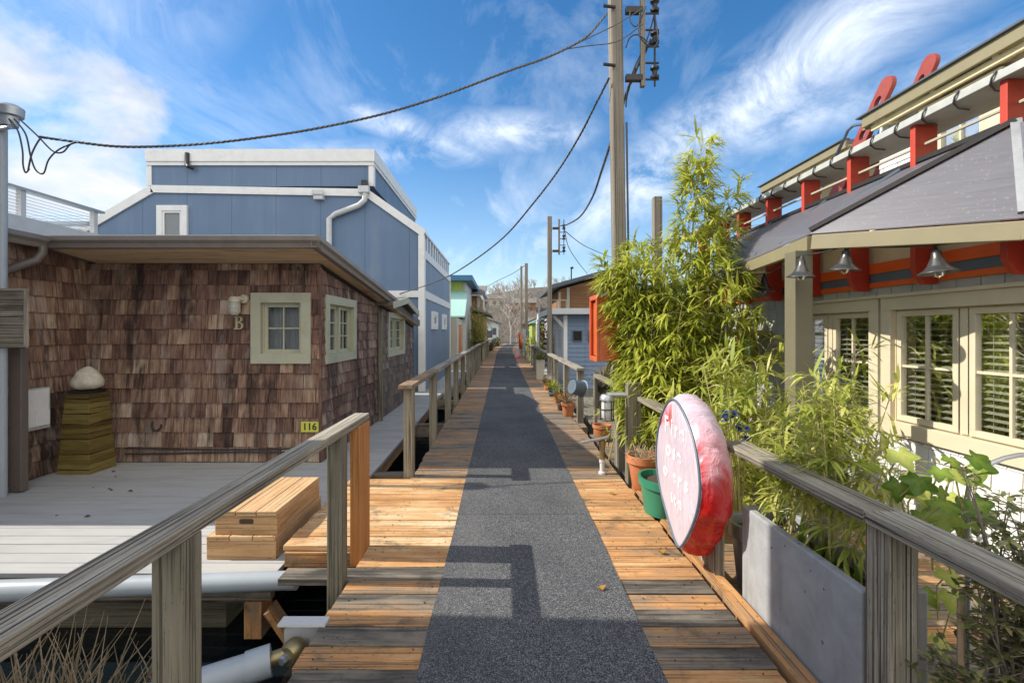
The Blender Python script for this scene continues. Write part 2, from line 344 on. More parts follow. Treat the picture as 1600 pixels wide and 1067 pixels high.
def siding(name,col,col2):
    m,n,b,out=newmat(name); tc=n.nodes.new('ShaderNodeTexCoord'); o=tc.outputs['Object']
    st=noise(n,mapped(n,o,(2.2,2.2,.16)),1.,7,.7); bl=noise(n,o,.8,5,.6)
    c=ramp(n,[(.3,tuple(k*.86 for k in col)),(.52,col),(.72,col2)],mathn(n,'ADD',mathn(n,'MULTIPLY',st,.6),mathn(n,'MULTIPLY',bl,.4)))
    sep=n.nodes.new('ShaderNodeSeparateXYZ'); n.links.new(o,sep.inputs[0])
    fr=mathn(n,'FRACT',mathn(n,'MULTIPLY',mathn(n,'ADD',sep.outputs[0],sep.outputs[1]),.82))
    g=mathn(n,'LESS_THAN',fr,.014); c=mixc(n,mathn(n,'MULTIPLY',g,.55),c,tuple(k*.45 for k in col))
    n.links.new(c,b.inputs['Base Color']); b.inputs['Roughness'].default_value=.55
    bump(n,b,mathn(n,'SUBTRACT',noise(n,mapped(n,o,(60,60,5)),1.,3),mathn(n,'MULTIPLY',g,2.)),.002); return m
M['blue']=siding('blue_panel_siding',(.11,.175,.275),(.17,.225,.30)); M['blue2']=siding('grey_blue_panel_siding',(.175,.24,.335),(.235,.28,.345))
def water():
    m,n,b,out=newmat('dark_lake_water'); tc=n.nodes.new('ShaderNodeTexCoord')
    b.inputs['Base Color'].default_value=(.006,.010,.013,1); b.inputs['Roughness'].default_value=.06
    bump(n,b,noise(n,tc.outputs['Object'],2.2,4),.05,.5); return m
M['water']=water()
def cloth():      # sun-bleached red vinyl cover: faded pale on the top and front, red low on the side
    m,n,b,out=newmat('faded_red_vinyl'); tc=n.nodes.new('ShaderNodeTexCoord'); at=N(n,'ShaderNodeAttribute',_attribute_name='tone')
    sep=n.nodes.new('ShaderNodeSeparateXYZ'); n.links.new(tc.outputs['Object'],sep.inputs[0])
    nz=noise(n,mapped(n,tc.outputs['Object'],(2.5,7,2.5)),1.,6,.65,.8)
    f=mathn(n,'ADD',mathn(n,'ADD',mathn(n,'MULTIPLY',at.outputs['Fac'],.8),mathn(n,'MULTIPLY',mathn(n,'SUBTRACT',nz,.5),1.1)),mathn(n,'MULTIPLY',sep.outputs[2],1.5))
    c=ramp(n,[(.22,(.58,.012,.010)),(.42,(.56,.05,.06)),(.58,(.60,.30,.34)),(.85,(.56,.42,.48)),(1,(.60,.51,.57))],f)
    n.links.new(c,b.inputs['Base Color']); b.inputs['Roughness'].default_value=.33
    b.inputs['Coat Weight'].default_value=.2
    bump(n,b,noise(n,mapped(n,tc.outputs['Object'],(5,14,3)),1.,4,.6,1.4),.03,.8); return m
M['redcloth']=cloth()
M['textwhite']=flat('faded_white_print',(.86,.84,.84),.5,var=.1)
M['textblack']=flat('black_print',(.03,.03,.03),.5)
# ================================================================ SETTING
w=MB(); w.face([(-400,-60,-.75),(400,-60,-.75),(400,400,-.75),(-400,400,-.75)],[(0,0),(1,0),(1,1),(0,1)]); structure(w,'water',M['water'])
# hill beyond the lake
h=MB(); nx,ny=60,16; pts=[]
def hillz(x,y):
    t=max(0,min(1,(y-95)/130)); 
    return -.9+ (17.5+3.5*math.sin(x*.021+1)+2.2*math.sin(x*.06))*t*t*(3-2*t)*(.8+.2*math.cos(x*.011))
for j in range(ny+1):
    for i in range(nx+1):
        x=-330+660*i/nx; y=85+200*j/ny; pts.append((x,y,hillz(x,y)))
h.idx(pts,[(j*(nx+1)+i,j*(nx+1)+i+1,(j+1)*(nx+1)+i+1,(j+1)*(nx+1)+i) for j in range(ny) for i in range(nx)])
structure(h,'hillside',M['hill'],smooth=True)

# the boardwalk: cross boards, one sheet of separate planks
DL,DR=-.93,1.22
d=MB(); y=-1.2; k=0
while y<62:
    wd=.142; x0=DL+R.uniform(-.012,.012); x1=DR+R.uniform(-.012,.012)
    if 3.30<y<4.82: x0=-1.54+R.uniform(-.004,.004)
    elif 2.86<y<3.0: x0=-1.36
    bend=0 if y<30 else (y-30)**2*.0016
    if y<2.95: t=[.62,.26,.5,.2,.66,.30][k%6]+R.uniform(-.05,.05)
    elif y<4.8: t=R.uniform(.74,.96)
    elif y<9: t=R.choice([.3,.36,.28,.42,.46,.5,.25,.38])
    else: t=R.uniform(.3,.66)
    z1=R.uniform(-.004,.0015)
    if y>2 and 0:
        pass
    # the right and the left ends of a board weather differently: two lengths meeting under the mat
    t2=t if y>4.8 else ([.16,.62,.12,.66,.2,.56][k%6] if y<2.95 else R.uniform(.62,.82))
    d.box(x0+bend,.17+bend,y,y+wd,-.04,z1,t,0); d.box(.172+bend,x1+bend,y,y+wd,-.04,z1+R.uniform(-.002,.002),t2,0)
    y+=wd+R.uniform(.006,.011); k+=1
structure(d,'boardwalk',M['plank'],bevel=.003)
# outer stringer boards and joists
s=MB()
s.box(1.262,1.35,-1.2,4.62,-.30,.006,.62,1); s.box(1.24,1.33,7.4,30,-.3,-.004,.4,1)
s.box(DL+.03,DL+.1,-1.2,60,-.30,-.045,.3,1); s.box(DR-.12,DR-.04,-1.2,60,-.30,-.045,.3,1); s.box(.1,.2,-1.2,60,-.3,-.045,.3,1)
s.box(-1.52,-1.47,3.32,4.8,-.14,-.042,.6,1); s.box(-1.52,-.97,3.30,3.345,-.145,-.044,.62,0)
for yy in (5.6,8.6,11.6,14.6): s.box(-1.65,DL+.02,yy,yy+.14,-.42,-.2,.3,0)
structure(s,'boardwalk_beams',M['plank'],bevel=.003)
piles=MB()
for yy in range(0,48,4):
    for xx in (-.7,1.0): piles.tube([(xx,yy+.9,-1.6),(xx,yy+.9,-.3)],.13,10)
structure(piles,'boardwalk_pilings',M['pole'],smooth=True)
# grit mat running down the middle
m=MB(); ym=-1.2; bend=lambda y:0 if y<30 else (y-30)**2*.0016
for y0,y1 in ((-1.2,32.6),(33.1,60)):
    n=max(2,int((y1-y0)/1.2))
    for i in range(n):
        a=y0+(y1-y0)*i/n; b_=y0+(y1-y0)*(i+1)/n
        jl=lambda y:.006*math.sin(y*2.1)+.004*math.sin(y*5.3)
        xa0,xa1=-.37+bend(a)+jl(a),.71+bend(a)+jl(a+3); xb0,xb1=-.37+bend(b_)+jl(b_),.71+bend(b_)+jl(b_+3)
        m.idx([(xa0,a,.0055),(xa1,a,.0055),(xb1,b_,.0055),(xb0,b_,.0055)],[(0,1,2,3)])
        m.idx([(xa0,a,.0055),(xb0,b_,.0055),(xb0,b_,-.003),(xa0,a,-.003)],[(0,1,2,3)])
        m.idx([(xa1,a,.0055),(xb1,b_,.0055),(xb1,b_,-.003),(xa1,a,-.003)],[(0,3,2,1)])
tag(m.build('runner_mat',M['carpet'],origin=(.17,2,0)),'long dark grey speckled grit runner mat down the middle of the boardwalk','mat')

# houseboat deck (grey painted boards) and side walkway
DZ=-.16
dk=MB(); y=3.25
while y<6.05:
    dk.box(-7,-1.56 if y<4.6 else -1.52,y,min(y+.142,6.05),DZ-.035,DZ+R.uniform(-.001,.001),R.uniform(.35,.65),0); y+=.149
y=6.07
while y<12.7:
    dk.box(-2.34,-1.52-max(0,(y-6))*.015,y,y+.142,DZ-.035,DZ+R.uniform(-.001,.001),R.uniform(.35,.65),0); y+=.149
structure(dk,'houseboat_deck',M['deckgrey'],bevel=.002)
fb=MB()
fb.box(-7,-1.6,3.27,3.33,-.36,DZ-.037,.35,0); fb.box(-7,-1.7,3.4,3.5,-.45,-.37,.2,0)
for a,b_ in ((4.9,6.6),(6.62,8.6),(8.62,12.7)): fb.box(-1.58-.015*max(0,a-6),-1.54-.015*max(0,a-6),a,b_,-.36,DZ-.037-R.uniform(0,.01),R.uniform(.45,.6),1)
fb.box(-1.78,-1.66,3.26,3.42,-.62,-.37,.6,2); fb.beam((-1.62,3.3,-.42),(-1.3,3.35,-.95),.14,.05,.6)
structure(fb,'houseboat_deck_beams',M['plank'],bevel=.003)
fl=MB(); fl.box(-7,-2.1,3.6,12.6,-1.0,-.46,.3,0); structure(fl,'houseboat_float',M['rail_moss'])

# ================================================================ RAILINGS
def railing(name,label,group,cap,posts,capmat,z1,zt=.045,origin=None,extra=None,pz0=-.35):
    o=thing('railing',origin or (cap[0][0],cap[0][1],0),label,'railing',group)
    for i,(p0,p1,wd,mt) in enumerate(cap):
        mb=MB(); mb.beam((p0[0],p0[1],p0[2]-zt/2),(p1[0],p1[1],p1[2]-zt/2),wd,zt,R.uniform(.4,.6)); mb.build('handrail',mt,o,bevel=.005)
    for (x,y,w_,dp,zz,mt,t,zb) in posts:
        mb=MB(); mb.box(x-w_/2,x+w_/2,y,y+dp,zb,zz-zt-.002,t,2); mb.build('post',mt,o,bevel=.005)
    return o
ZL=.92
def origin_of(x,y): return (x,y,0)
railing('r','weathered grey wooden railing beside the boardwalk with an orange end post',None,
  [((-.995,-.6,ZL),(-.995,3.36,ZL),.104,M['rail'])],
  [(-.993,1.40,.092,.095,ZL,M['rail_moss'],.55,-.5),(-.993,2.80,.092,.095,ZL,M['rail_moss'],.35,-.5),(-.963,3.09,.066,.235,ZL,M['new_wood'],.5,-.04),(-.993,-.1,.092,.095,ZL,M['rail_moss'],.5,-.5)],M['rail'],ZL,origin=(-.99,1.4,0))
posts=[(-.965,4.86,.1,.1,.955,M['rail_moss'],.7,-.3)]
for y in (6.55,8.3,9.9,11.6,13.3,15,16.7,18.4,20.4): posts.append((-.965+R.uniform(-.01,.01),y,.1,.1,.955,M['rail_moss'],R.uniform(.3,.7),-.3))
railing('r','long left railing running away past the grey walkway, orange brown cap at its near end',None,
  [((-.98,4.78,.955),(-.975,6.7,.955),.14,M['plank']),((-.975,6.705,.957),(-.975,13.4,.957),.14,M['rail']),((-.975,13.405,.955),(-.975,20.6,.955),.14,M['rail'])],posts,None,.955,origin=(-.96,4.9,0))
railing('r','short far left railing, pale and lower, before the ochre house',None,
  [((-.93,22.6,.93),(-.9,30.5,.93),.12,M['rail'])],[(-.92,y,.1,.1,.93,M['rail_moss'],.6,-.3) for y in (22.8,24.7,26.6,28.5,30.2)],None,.93,origin=(-.9,22.6,0))
ZR=.84
railing('r','weathered grey right railing passing over the concrete planter, split near post',None,
  [((1.40,-.4,ZR),(1.40,1.74,ZR),.14,M['rail']),((1.40,1.745,ZR-.002),(1.40,2.86,ZR-.002),.14,M['rail'])],
  [(1.408,1.66,.105,.11,ZR,M['rail'],.6,-.35),(1.41,.1,.1,.1,ZR,M['rail'],.5,-.35)],None,ZR,origin=(1.4,1.7,0))
railing('r','greenish right railing between the hose cover and the orange cabinet',None,
  [((1.40,3.55,ZR),(1.40,4.83,ZR),.10,M['rail_moss']),((1.42,5.0,ZR),(1.44,7.25,ZR),.10,M['rail_moss'])],
  [(1.33,4.76,.135,.12,1.02,M['rail_moss'],.5,-.1),(1.41,7.15,.05,.05,ZR,M['rail_moss'],.8,-.1),(1.36,3.62,.09,.09,ZR,M['rail_moss'],.3,-.1)],None,ZR,origin=(1.36,4.7,0))
posts=[(1.27+R.uniform(-.01,.01),y,.1,.1,.90,M['rail'],R.uniform(.3,.75),-.3) for y in (7.72,9.4,11.1,12.6,15.3,17,18.7,20.4,22.1,23.8,25.4)]
railing('r','long right railing running away beyond the galvanised drum and the far planter box',None,
  [((1.27,7.66,.90),(1.27,14.0,.90),.14,M['rail']),((1.27,14.005,.902),(1.27,25.6,.902),.14,M['rail'])],posts,None,.90,origin=(1.27,7.7,0))

# steps of fresh timber on the grey deck
def timber(x0,x1,y0,y1,z0,z1,label):
    o=thing('timber_step',((x0+x1)/2,y0,z0),label,'timber step','fresh timber steps on the deck')
    n=3; wd=(x1-x0-.0)/n
    t=MB()
    for i in range(n): t.box(x0+i*wd+.004,x0+(i+1)*wd-.004,y0-.008,y1+.008,z1-.034,z1,R.uniform(.5,.85),1)
    t.build('tread',M['timber'],o,bevel=.004)
    f=MB(); f.box(x0,x1,y0,y0+.04,z0,z1-.036,.35,0); f.box(x0,x1,y1-.04,y1,z0,z1-.036,.4,0); f.box(x0,x0+.04,y0+.042,y1-.042,z0,z1-.036,.4,1); f.box(x1-.04,x1,y0+.042,y1-.042,z0,z1-.036,.45,1)
    f.build('riser',M['timber'],o,bevel=.004)
    return o
timber(-2.15,-1.645,3.44,4.30,DZ+.001,DZ+.172,'pale fresh timber step box, the lower one under another')
st=timber(-2.10,-1.645,3.46,4.26,DZ+.174,DZ+.345,'pale fresh timber step box stacked on top, dark stamp on its end')
g=MB(); g.prism([(-.052,-.010),(-.04,-.018),(.04,-.018),(.052,-.010),(.052,.010),(.04,.018),(-.04,.018),(-.052,.010)],(-1.87,3.4595,DZ+.27),(1,0,0),(0,0,1),(0,-.001,0)); g.build('stamp',M['soil'],st)

# grey ramp float pipes and bracket, lower left
pp=MB(); pp.tube([(-7,2.95,-.145),(-3.3,2.98,-.14),(-1.39,3.12,-.14)],[.07,.066,.058],20); pp.tube([(-1.41,3.118,-.14),(-1.35,3.12,-.14)],[.06,.06],20)
tag(pp.build('drain_pipe',M['pvc'],smooth=True,origin=(-1.4,3.1,-.14)),'long straight grey plastic pipe along the front edge of the deck','pipe')
o=thing('mooring_strut',(-1.05,2.40,-.12),'grey tubular strut with a brass coloured swivel joint under the near railing','mooring strut')
a=MB(); a.tube([(-2.6,1.72,-.26),(-1.22,2.30,-.13)],.066,20); a.tube([(-1.24,2.29,-.13),(-1.14,2.335,-.12)],[.073,.073],20); a.build('strut_tube',M['pvc'],o,smooth=True)
b=MB(); b.lathe([(.0,-.05),(.045,-.045),(.062,-.02),(.062,.02),(.045,.045),(0,.05)],(-1.045,2.375,-.105),16,Euler((rad(90),0,rad(-20))).to_matrix()); b.tube([(-1.14,2.335,-.12),(-1.06,2.37,-.108)],.036,12); b.build('swivel_joint',M['brass'],o,smooth=True)
b=MB(); b.lathe([(0,-.085),(.02,-.083),(.024,-.07),(.024,.07),(.02,.083),(0,.085)],(-1.045,2.375,-.105),6,Euler((rad(90),0,rad(-20))).to_matrix()); b.build('bolt',M['galv'],o)
b=MB(); b.prism([(-.14,-.02),(.1,-.02),(.1,.085),(.0,.1),(-.14,.055)],(-.99,2.46,-.10),(1,.05,0),(0,-.05,1),(0,.015,0)); b.box(-1.14,-.90,2.40,2.47,.0,.014,.5); b.build('bracket',M['whitegrey'],o)
# dry grass clump on a float
o=thing('dry_grass_clump',(-2.1,2.1,-.6),'clump of dry brown grass on the water below the near railing','grass')
g=MB()
for i in range(420):
    bx,by=-2.1+R.gauss(0,.28),2.05+R.gauss(0,.2); L=R.uniform(.35,.85); an=R.uniform(0,6.28); ln=R.uniform(.1,.55)
    p=[V((bx,by,-.62))]; 
    for k in (1,2,3): p.append(p[0]+V((math.cos(an)*ln*L*(k/3)**1.7,math.sin(an)*ln*L*(k/3)**1.7,L*k/3*(1-.1*k/3))))
    g.tube(p,[.006,.005,.004,.001],3,R.random(),False)
g.build('blades',M['grass_dry'],o)
g=MB(); g.box(-2.6,-1.6,1.7,2.5,-.8,-.6,.4); g.build('float_block',M['rail_moss'],o)
# ================================================================ helpers for walls
def shingles(mb,o,ex,en,W,H,course,wr,holes=(),tone=lambda u,v:.5,top=None,thick=.024,gap=.007):
    o=V(o);ex=V(ex).normalized();en=V(en).normalized();ez=V((0,0,1)); n=int(math.ceil(H/course))
    for i in range(n):
        z0=i*course; u=-R.uniform(0,.1)
        while u<W:
            wd=R.uniform(*wr); u0,u1=max(0,u),min(W,u+wd-gap); u+=wd
            if u1-u0<.012: continue
            uc=(u0+u1)/2; zt=z0+course+.025; lim=H if top is None else top(uc)
            if z0>lim-.02: continue
            zt=min(zt,lim)
            segs=[(u0,u1)]
            zm=z0+course*.5
            for (a,b,c,d_) in holes:
                if c<zm<d_:
                    ns=[]
                    for s0,s1 in segs:
                        if s1<=a or s0>=b: ns.append((s0,s1))
                        else:
                            if s0<a: ns.append((s0,a))
                            if s1>b: ns.append((b,s1))
                    segs=ns
            for s0,s1 in segs:
                if s1-s0<.01: continue
                j=R.uniform(-.005,.005); tk=thick*R.uniform(.8,1.25)
                pts=[]
                for (uu,zz,nn) in ((s0,z0+j,0),(s1,z0+j,0),(s0,zt,0),(s1,zt,0),(s0,z0+j,tk),(s1,z0+j,tk),(s0,zt,.003),(s1,zt,.003)):
                    pts.append(o+ex*uu+ez*zz+en*nn)
                t=tone(uc,zm)
                if ex.cross(ez).dot(en)<0: pass
                ou,ov=R.random()*40,R.random()*40
                fs=[(4,5,7,6),(0,1,5,4),(0,4,6,2),(1,3,7,5)]
                us=[[(ou+ pts[k][2]-pts[4][2], ov+(pts[k]-pts[4]).dot(ex)) for k in f] for f in fs]
                if ex.cross(ez).dot(en)>0: pass
                b_=len(mb.v); mb.v.extend([tuple(p) for p in pts])
                for f,q in zip(fs,us): mb.f.append(tuple(b_+k for k in f)); mb.uv.append(q); mb.t.append(max(0,min(1,t)))
def wallgrid(mb,o,ex,en,W,H,th,holes,top=None,tone=.5):    # thick wall with openings
    us=sorted(set([0,W]+[h for a in holes for h in a[:2]])); zs=sorted(set([0,H]+[h for a in holes for h in a[2:]]))
    o=V(o);ex=V(ex);en=V(en);ez=V((0,0,1))
    for i in range(len(us)-1):
        for j in range(len(zs)-1):
            uc=(us[i]+us[i+1])/2; zc=(zs[j]+zs[j+1])/2
            if any(a<uc<b and c<zc<d_ for a,b,c,d_ in holes): continue
            mb.hexa([o+ex*us[i+a]+ez*zs[j+c]-en*(th*(1-b)) for c in (0,1) for b in (0,1) for a in (0,1)],tone,0)
def frame(mb,o,ex,en,u0,u1,z0,z1,wd,d0,d1,tone=.5,bot=None):    # picture frame: head and sill run through, jambs between
    o=V(o);ex=V(ex);en=V(en);ez=V((0,0,1)); bot=bot or wd
    def bx(a,b,c,d_): mb.hexa([o+ex*(b if i else a)+ez*(d_ if k else c)+en*(d1 if j else d0) for k in (0,1) for j in (0,1) for i in (0,1)],tone,0 if b-a>d_-c else 2)
    bx(u0,u1,z1-wd,z1); bx(u0,u1,z0,z0+bot); bx(u0,u0+wd,z0+bot,z1-wd); bx(u1-wd,u1,z0+bot,z1-wd)
def panel(mb,o,ex,en,u0,u1,z0,z1,d0,d1,tone=.5):
    o=V(o);ex=V(ex);en=V(en);ez=V((0,0,1))
    mb.hexa([o+ex*(u1 if i else u0)+ez*(z1 if k else z0)+en*(d1 if j else d0) for k in (0,1) for j in (0,1) for i in (0,1)],tone,0 if u1-u0>z1-z0 else 2)
def window(par,o,ex,en,u0,u1,z0,z1,mat,trim=.12,sashes=1,nx=2,nz=2,inset=.05,back='curtain',trimd=.03,blind=False,depth=.25,bot=None):
    f=MB(); frame(f,o,ex,en,u0,u1,z0,z1,trim,-.02,trimd,.5,bot); wn=f.build('window',mat,par,bevel=.003)
    a,b=u0+trim,u1-trim; c,d_=z0+(bot or trim),z1-trim
    rv=MB(); frame(rv,o,ex,en,a-.001,b+.001,c-.001,d_+.001,.014,-inset-.03,-.0201 if inset>0 else -inset+.01); 
    mull=.055; sw=(b-a-mull*(sashes-1))/sashes
    for s_ in range(sashes-1): panel(rv,o,ex,en,a+(s_+1)*sw+s_*mull,a+(s_+1)*(sw+mull),c+.013,d_-.013,-inset-.03,-.005)
    rv.build('frame',mat,wn,bevel=.002)
    for s_ in range(sashes):
        p,q=a+s_*(sw+mull)+.012,a+s_*(sw+mull)+sw-.012
        sh=MB(); frame(sh,o,ex,en,p,q,c+.012,d_-.012,.042,-inset-.028,-inset+.012); sh.build('sash',mat,wn,bevel=.002)
        mt=MB(); p2,q2,c2,d2=p+.043,q-.043,c+.055,d_-.055
        for i in range(1,nx): x=p2+(q2-p2)*i/nx; panel(mt,o,ex,en,x-.009,x+.009,c2,d2,-inset-.016,-inset+.004)
        for j in range(1,nz): z=c2+(d2-c2)*j/nz; panel(mt,o,ex,en,p2,q2,z-.009,z+.009,-inset-.015,-inset+.003)
        if nx*nz>1: mt.build('muntin',mat,wn)
        gl=MB(); o_=V(o);e_=V(ex);n_=V(en)
        gl.face([o_+e_*p2+n_*(-inset-.011)+V((0,0,c2)),o_+e_*q2+n_*(-inset-.011)+V((0,0,c2)),o_+e_*q2+n_*(-inset-.011)+V((0,0,d2)),o_+e_*p2+n_*(-inset-.011)+V((0,0,d2))]); gl.build('pane',M['glass'],wn)
        if blind:
            bl=MB(); z=c2+.03
            while z<d2:
                bl.hexa([o_+e_*(q2+.02 if i else p2-.02)+V((0,0,z+(-.005 if j else .005)+(.0035 if k else 0)))+n_*(-inset-.062+(.018 if j else -.018)) for k in (0,1) for j in (0,1) for i in (0,1)],.5,0); z+=.047
            for x in (p2+.06,q2-.06): panel(bl,o,ex,en,x-.0015,x+.0015,c2,d2,-inset-.052,-inset-.049)
            bl.build('blind',M['blind'],wn)
    if back=='curtain':
        cu=MB(); n=24; pts=[]
        for i in range(n+1):
            u=a+(b-a)*i/n; dd=-inset-.12+.02*math.sin(i*1.9)
            pts+= [V(o)+V(ex)*u+V(en)*dd+V((0,0,c)), V(o)+V(ex)*u+V(en)*dd+V((0,0,d_))]
        cu.idx(pts,[(2*i,2*i+2,2*i+3,2*i+1) for i in range(n)]); cu.build('curtain',M['curtain'],wn,smooth=True)
    if back=='flush':
        cu=MB(); panel(cu,o,ex,en,a-.01,b+.01,c-.01,d_+.01,.002,.008); cu.build('curtain',M['blind' if blind else 'curtain'],wn); return wn
    bk=MB(); panel(bk,o,ex,en,a-.1,b+.1,c-.1,d_+.1,-depth-.05,-depth); bk.build('interior',M['dark'],wn)
    return wn
def gutter(mb,p0,p1,out,h=.13,w_=.11,tone=.5):   # K-profile gutter along an edge
    p0=V(p0);p1=V(p1);o=V(out); poly=[(0,0),(.62*w_,0),(.72*w_,h*.35),(w_,h*.6),(w_,h),(w_-.012,h),(w_-.012,h*.62),(.68*w_,h*.4),(.58*w_,.012),(.012,.012),(.012,h),(0,h)]
    mb.prism(poly,p0,o,(0,0,1),p1-p0,tone)

# ================================================================ SHINGLED HOUSE (left)
HX,HY=-2.31,6.0
sh=thing('shingled_house',(HX,HY,DZ),'low brown cedar shingled houseboat with sage green windows and wide eaves beside the grey deck','house')
def stain(u,v): return 0
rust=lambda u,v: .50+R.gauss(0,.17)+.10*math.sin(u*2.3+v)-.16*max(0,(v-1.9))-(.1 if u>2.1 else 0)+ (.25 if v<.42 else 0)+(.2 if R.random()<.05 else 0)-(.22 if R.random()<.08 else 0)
WX=-5.27
# front wall, facing the camera
holes=[(-3.17-WX+.03,-2.416-WX-.03,1.087-DZ+.03,1.98-DZ-.03)]
wl=MB(); wallgrid(wl,(WX,HY,DZ),(1,0,0),(0,-1,0),HX-WX,2.52,.12,[(-3.17-WX+.1,-2.416-WX-.1,1.087-DZ+.1,1.98-DZ-.1)])
wl.build('wall',M['dark'],sh)
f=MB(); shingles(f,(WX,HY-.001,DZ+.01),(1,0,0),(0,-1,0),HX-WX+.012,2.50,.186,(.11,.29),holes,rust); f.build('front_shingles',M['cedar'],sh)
# side wall along the walkway
holes=[(6.12-HY+.03,7.37-HY-.03,1.07-DZ+.03,1.97-DZ-.03)]
SL=.116
wl=MB(); wallgrid(wl,(HX,HY+.125,DZ),(0,1,0),(1,0,0),6.2,2.0,.12,[(6.12-HY-.125+.1,7.37-HY-.125-.1,1.07-DZ+.1,1.97-DZ-.1),(9.55-HY-.125,10.95-HY-.125,1.0-DZ,1.88-DZ)]); wl.build('wall',M['dark'],sh)
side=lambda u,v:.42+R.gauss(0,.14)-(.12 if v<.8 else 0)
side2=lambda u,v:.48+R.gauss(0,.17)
holes2=holes+[(9.46-HY+.03,11.03-HY-.03,.976-DZ+.03,1.88-DZ-.03)]
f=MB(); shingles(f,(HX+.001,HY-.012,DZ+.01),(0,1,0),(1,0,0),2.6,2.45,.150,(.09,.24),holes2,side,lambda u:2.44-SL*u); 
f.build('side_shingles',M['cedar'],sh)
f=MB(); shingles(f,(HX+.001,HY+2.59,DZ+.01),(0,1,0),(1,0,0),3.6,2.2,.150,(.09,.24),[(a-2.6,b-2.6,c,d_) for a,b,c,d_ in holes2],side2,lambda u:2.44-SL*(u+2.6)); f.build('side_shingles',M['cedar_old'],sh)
# lower courses of the first stretch are greyer
window(sh,(0,HY,0),(1,0,0),(0,-1,0),-3.17,-2.416,1.087,1.98,M['sage'],trim=.125,nx=2,nz=2,inset=.05,back='curtain',trimd=.045)
window(sh,(HX,0,0),(0,1,0),(1,0,0),6.12,7.37,1.07,1.97,M['sage'],trim=.115,sashes=2,nx=2,nz=3,back='curtain',trimd=.045)
window(sh,(HX,0,0),(0,1,0),(1,0,0),9.46,11.03,.976,1.88,M['sage'],trim=.115,sashes=2,nx=2,nz=3,back='curtain',trimd=.045)
cb=MB(); cb.box(HX-.004,HX+.026,HY-.026,HY+.004,DZ,2.3,.3,2); cb.build('corner_board',M['cedar'],sh)
# far end wall
wl=MB(); wl.box(WX,HX-.122,12.2,12.32,DZ,1.85,.4,0); wl.build('wall',M['cedar_old'],sh)
# wing running towards the camera on the left
wl=MB(); wl.box(-8.6,WX-.004,4.25,HY-.002,DZ,2.44,.5,1); wl.build('wall',M['dark'],sh)
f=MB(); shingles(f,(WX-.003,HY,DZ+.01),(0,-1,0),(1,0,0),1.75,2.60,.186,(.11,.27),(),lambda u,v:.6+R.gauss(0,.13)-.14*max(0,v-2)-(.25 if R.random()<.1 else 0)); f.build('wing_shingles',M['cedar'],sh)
# roof: shallow slab falling away from the camera, with plywood soffit and gutters
EY=5.40; EX=-2.15; ze=2.44
def rz(y): return ze-SL*(y-EY)
YE=12.35
r=MB()
r.hexa([(x,yy,rz(yy)+dz) for dz in (.0,.14) for yy in (EY,YE) for x in (-8.8,EX)],.5,1); r.build('roof',M['roofing'],sh)
sf=MB(); sf.hexa([(x,yy,rz(yy)+dz) for dz in (-.014,-.002) for yy in (EY+.004,HY) for x in (-5.13,EX-.004)],.5,0)
sf.hexa([(x,yy,rz(yy)+dz) for dz in (-.014,-.002) for yy in (HY+.002,YE-.05) for x in (HX,EX-.004)],.35,1); sf.build('soffit',M['soffit'],sh)
wr=MB(); wr.box(-8.8,-5.16,4.18,EY-.005,2.44,2.56,.5); wr.build('wing_roof',M['roofing'],sh)
gt=MB(); gutter(gt,(-5.16,EY-.002,ze-.005),(EX+.10,EY-.002,ze-.005),(0,-1,0)); gt.build('gutter',M['gutter'],sh,bevel=.002)
gt=MB(); gutter(gt,(EX+.002,EY-.1,rz(EY)-.005),(EX+.002,YE-2.9,rz(YE-2.9)-.005),(1,0,0)); gt.build('gutter',M['gutter'],sh,bevel=.002)
gt=MB(); gutter(gt,(-5.155,4.15,ze-.02),(-5.155,EY-.12,ze-.02),(1,0,0)); gt.build('gutter',M['gutter'],sh,bevel=.002)
# roof edge flashing: thin pale strip on top
fl=MB(); fl.box(-5.2,EX+.02,EY-.02,EY+.12,ze+.142,ze+.149,.5); fl.build('flashing',M['whitegrey'],sh)
# downspouts
ds=MB(); ds.tube([(-5.10,5.25,2.44),(-5.10,5.25,2.36),(-5.12,5.2,2.27),(-5.17,5.12,2.22),(-5.2,4.9,2.1),(-5.21,4.80,2.05)],.045,14); ds.build('downspout',M['brownmetal'],sh,smooth=True)
ds=MB(); ds.box(-5.06,-4.93,4.85,4.93,DZ+.01,1.90,.5); ds.build('downspout',M['brownmetal'],sh,bevel=.006)
ds=MB(); ds.box(HX+.03,HX+.10,8.70,8.78,DZ,1.86,.4); ds.build('downspout',M['rail_moss'],sh,bevel=.004)
# little gabled hood over the far side window
hd=MB(); gy0,gym,gy1=8.75,10.0,11.35; zt,zl,zr_=2.13,1.97,1.90
for ya,za,yb,zb in ((gy0,zl,gym,zt),(gym,zt,gy1,zr_)):
    hd.hexa([(x,yy,z+dz) for dz in (0,.07) for (yy,z) in ((ya,za),(yb,zb)) for x in (-3.0,-2.02)],.4,0)
hd.build('hood_roof',M['roofing'],sh)
hf=MB()
for ya,za,yb,zb in ((gy0,zl,gym,zt),(gym+.002,zt,gy1,zr_)): hf.hexa([(x,yy,z+dz) for dz in (-.05,.075) for (yy,z) in ((ya,za),(yb,zb)) for x in (-2.018,-1.99)],.4,1)
hf.build('hood_fascia',M['sage'],sh)

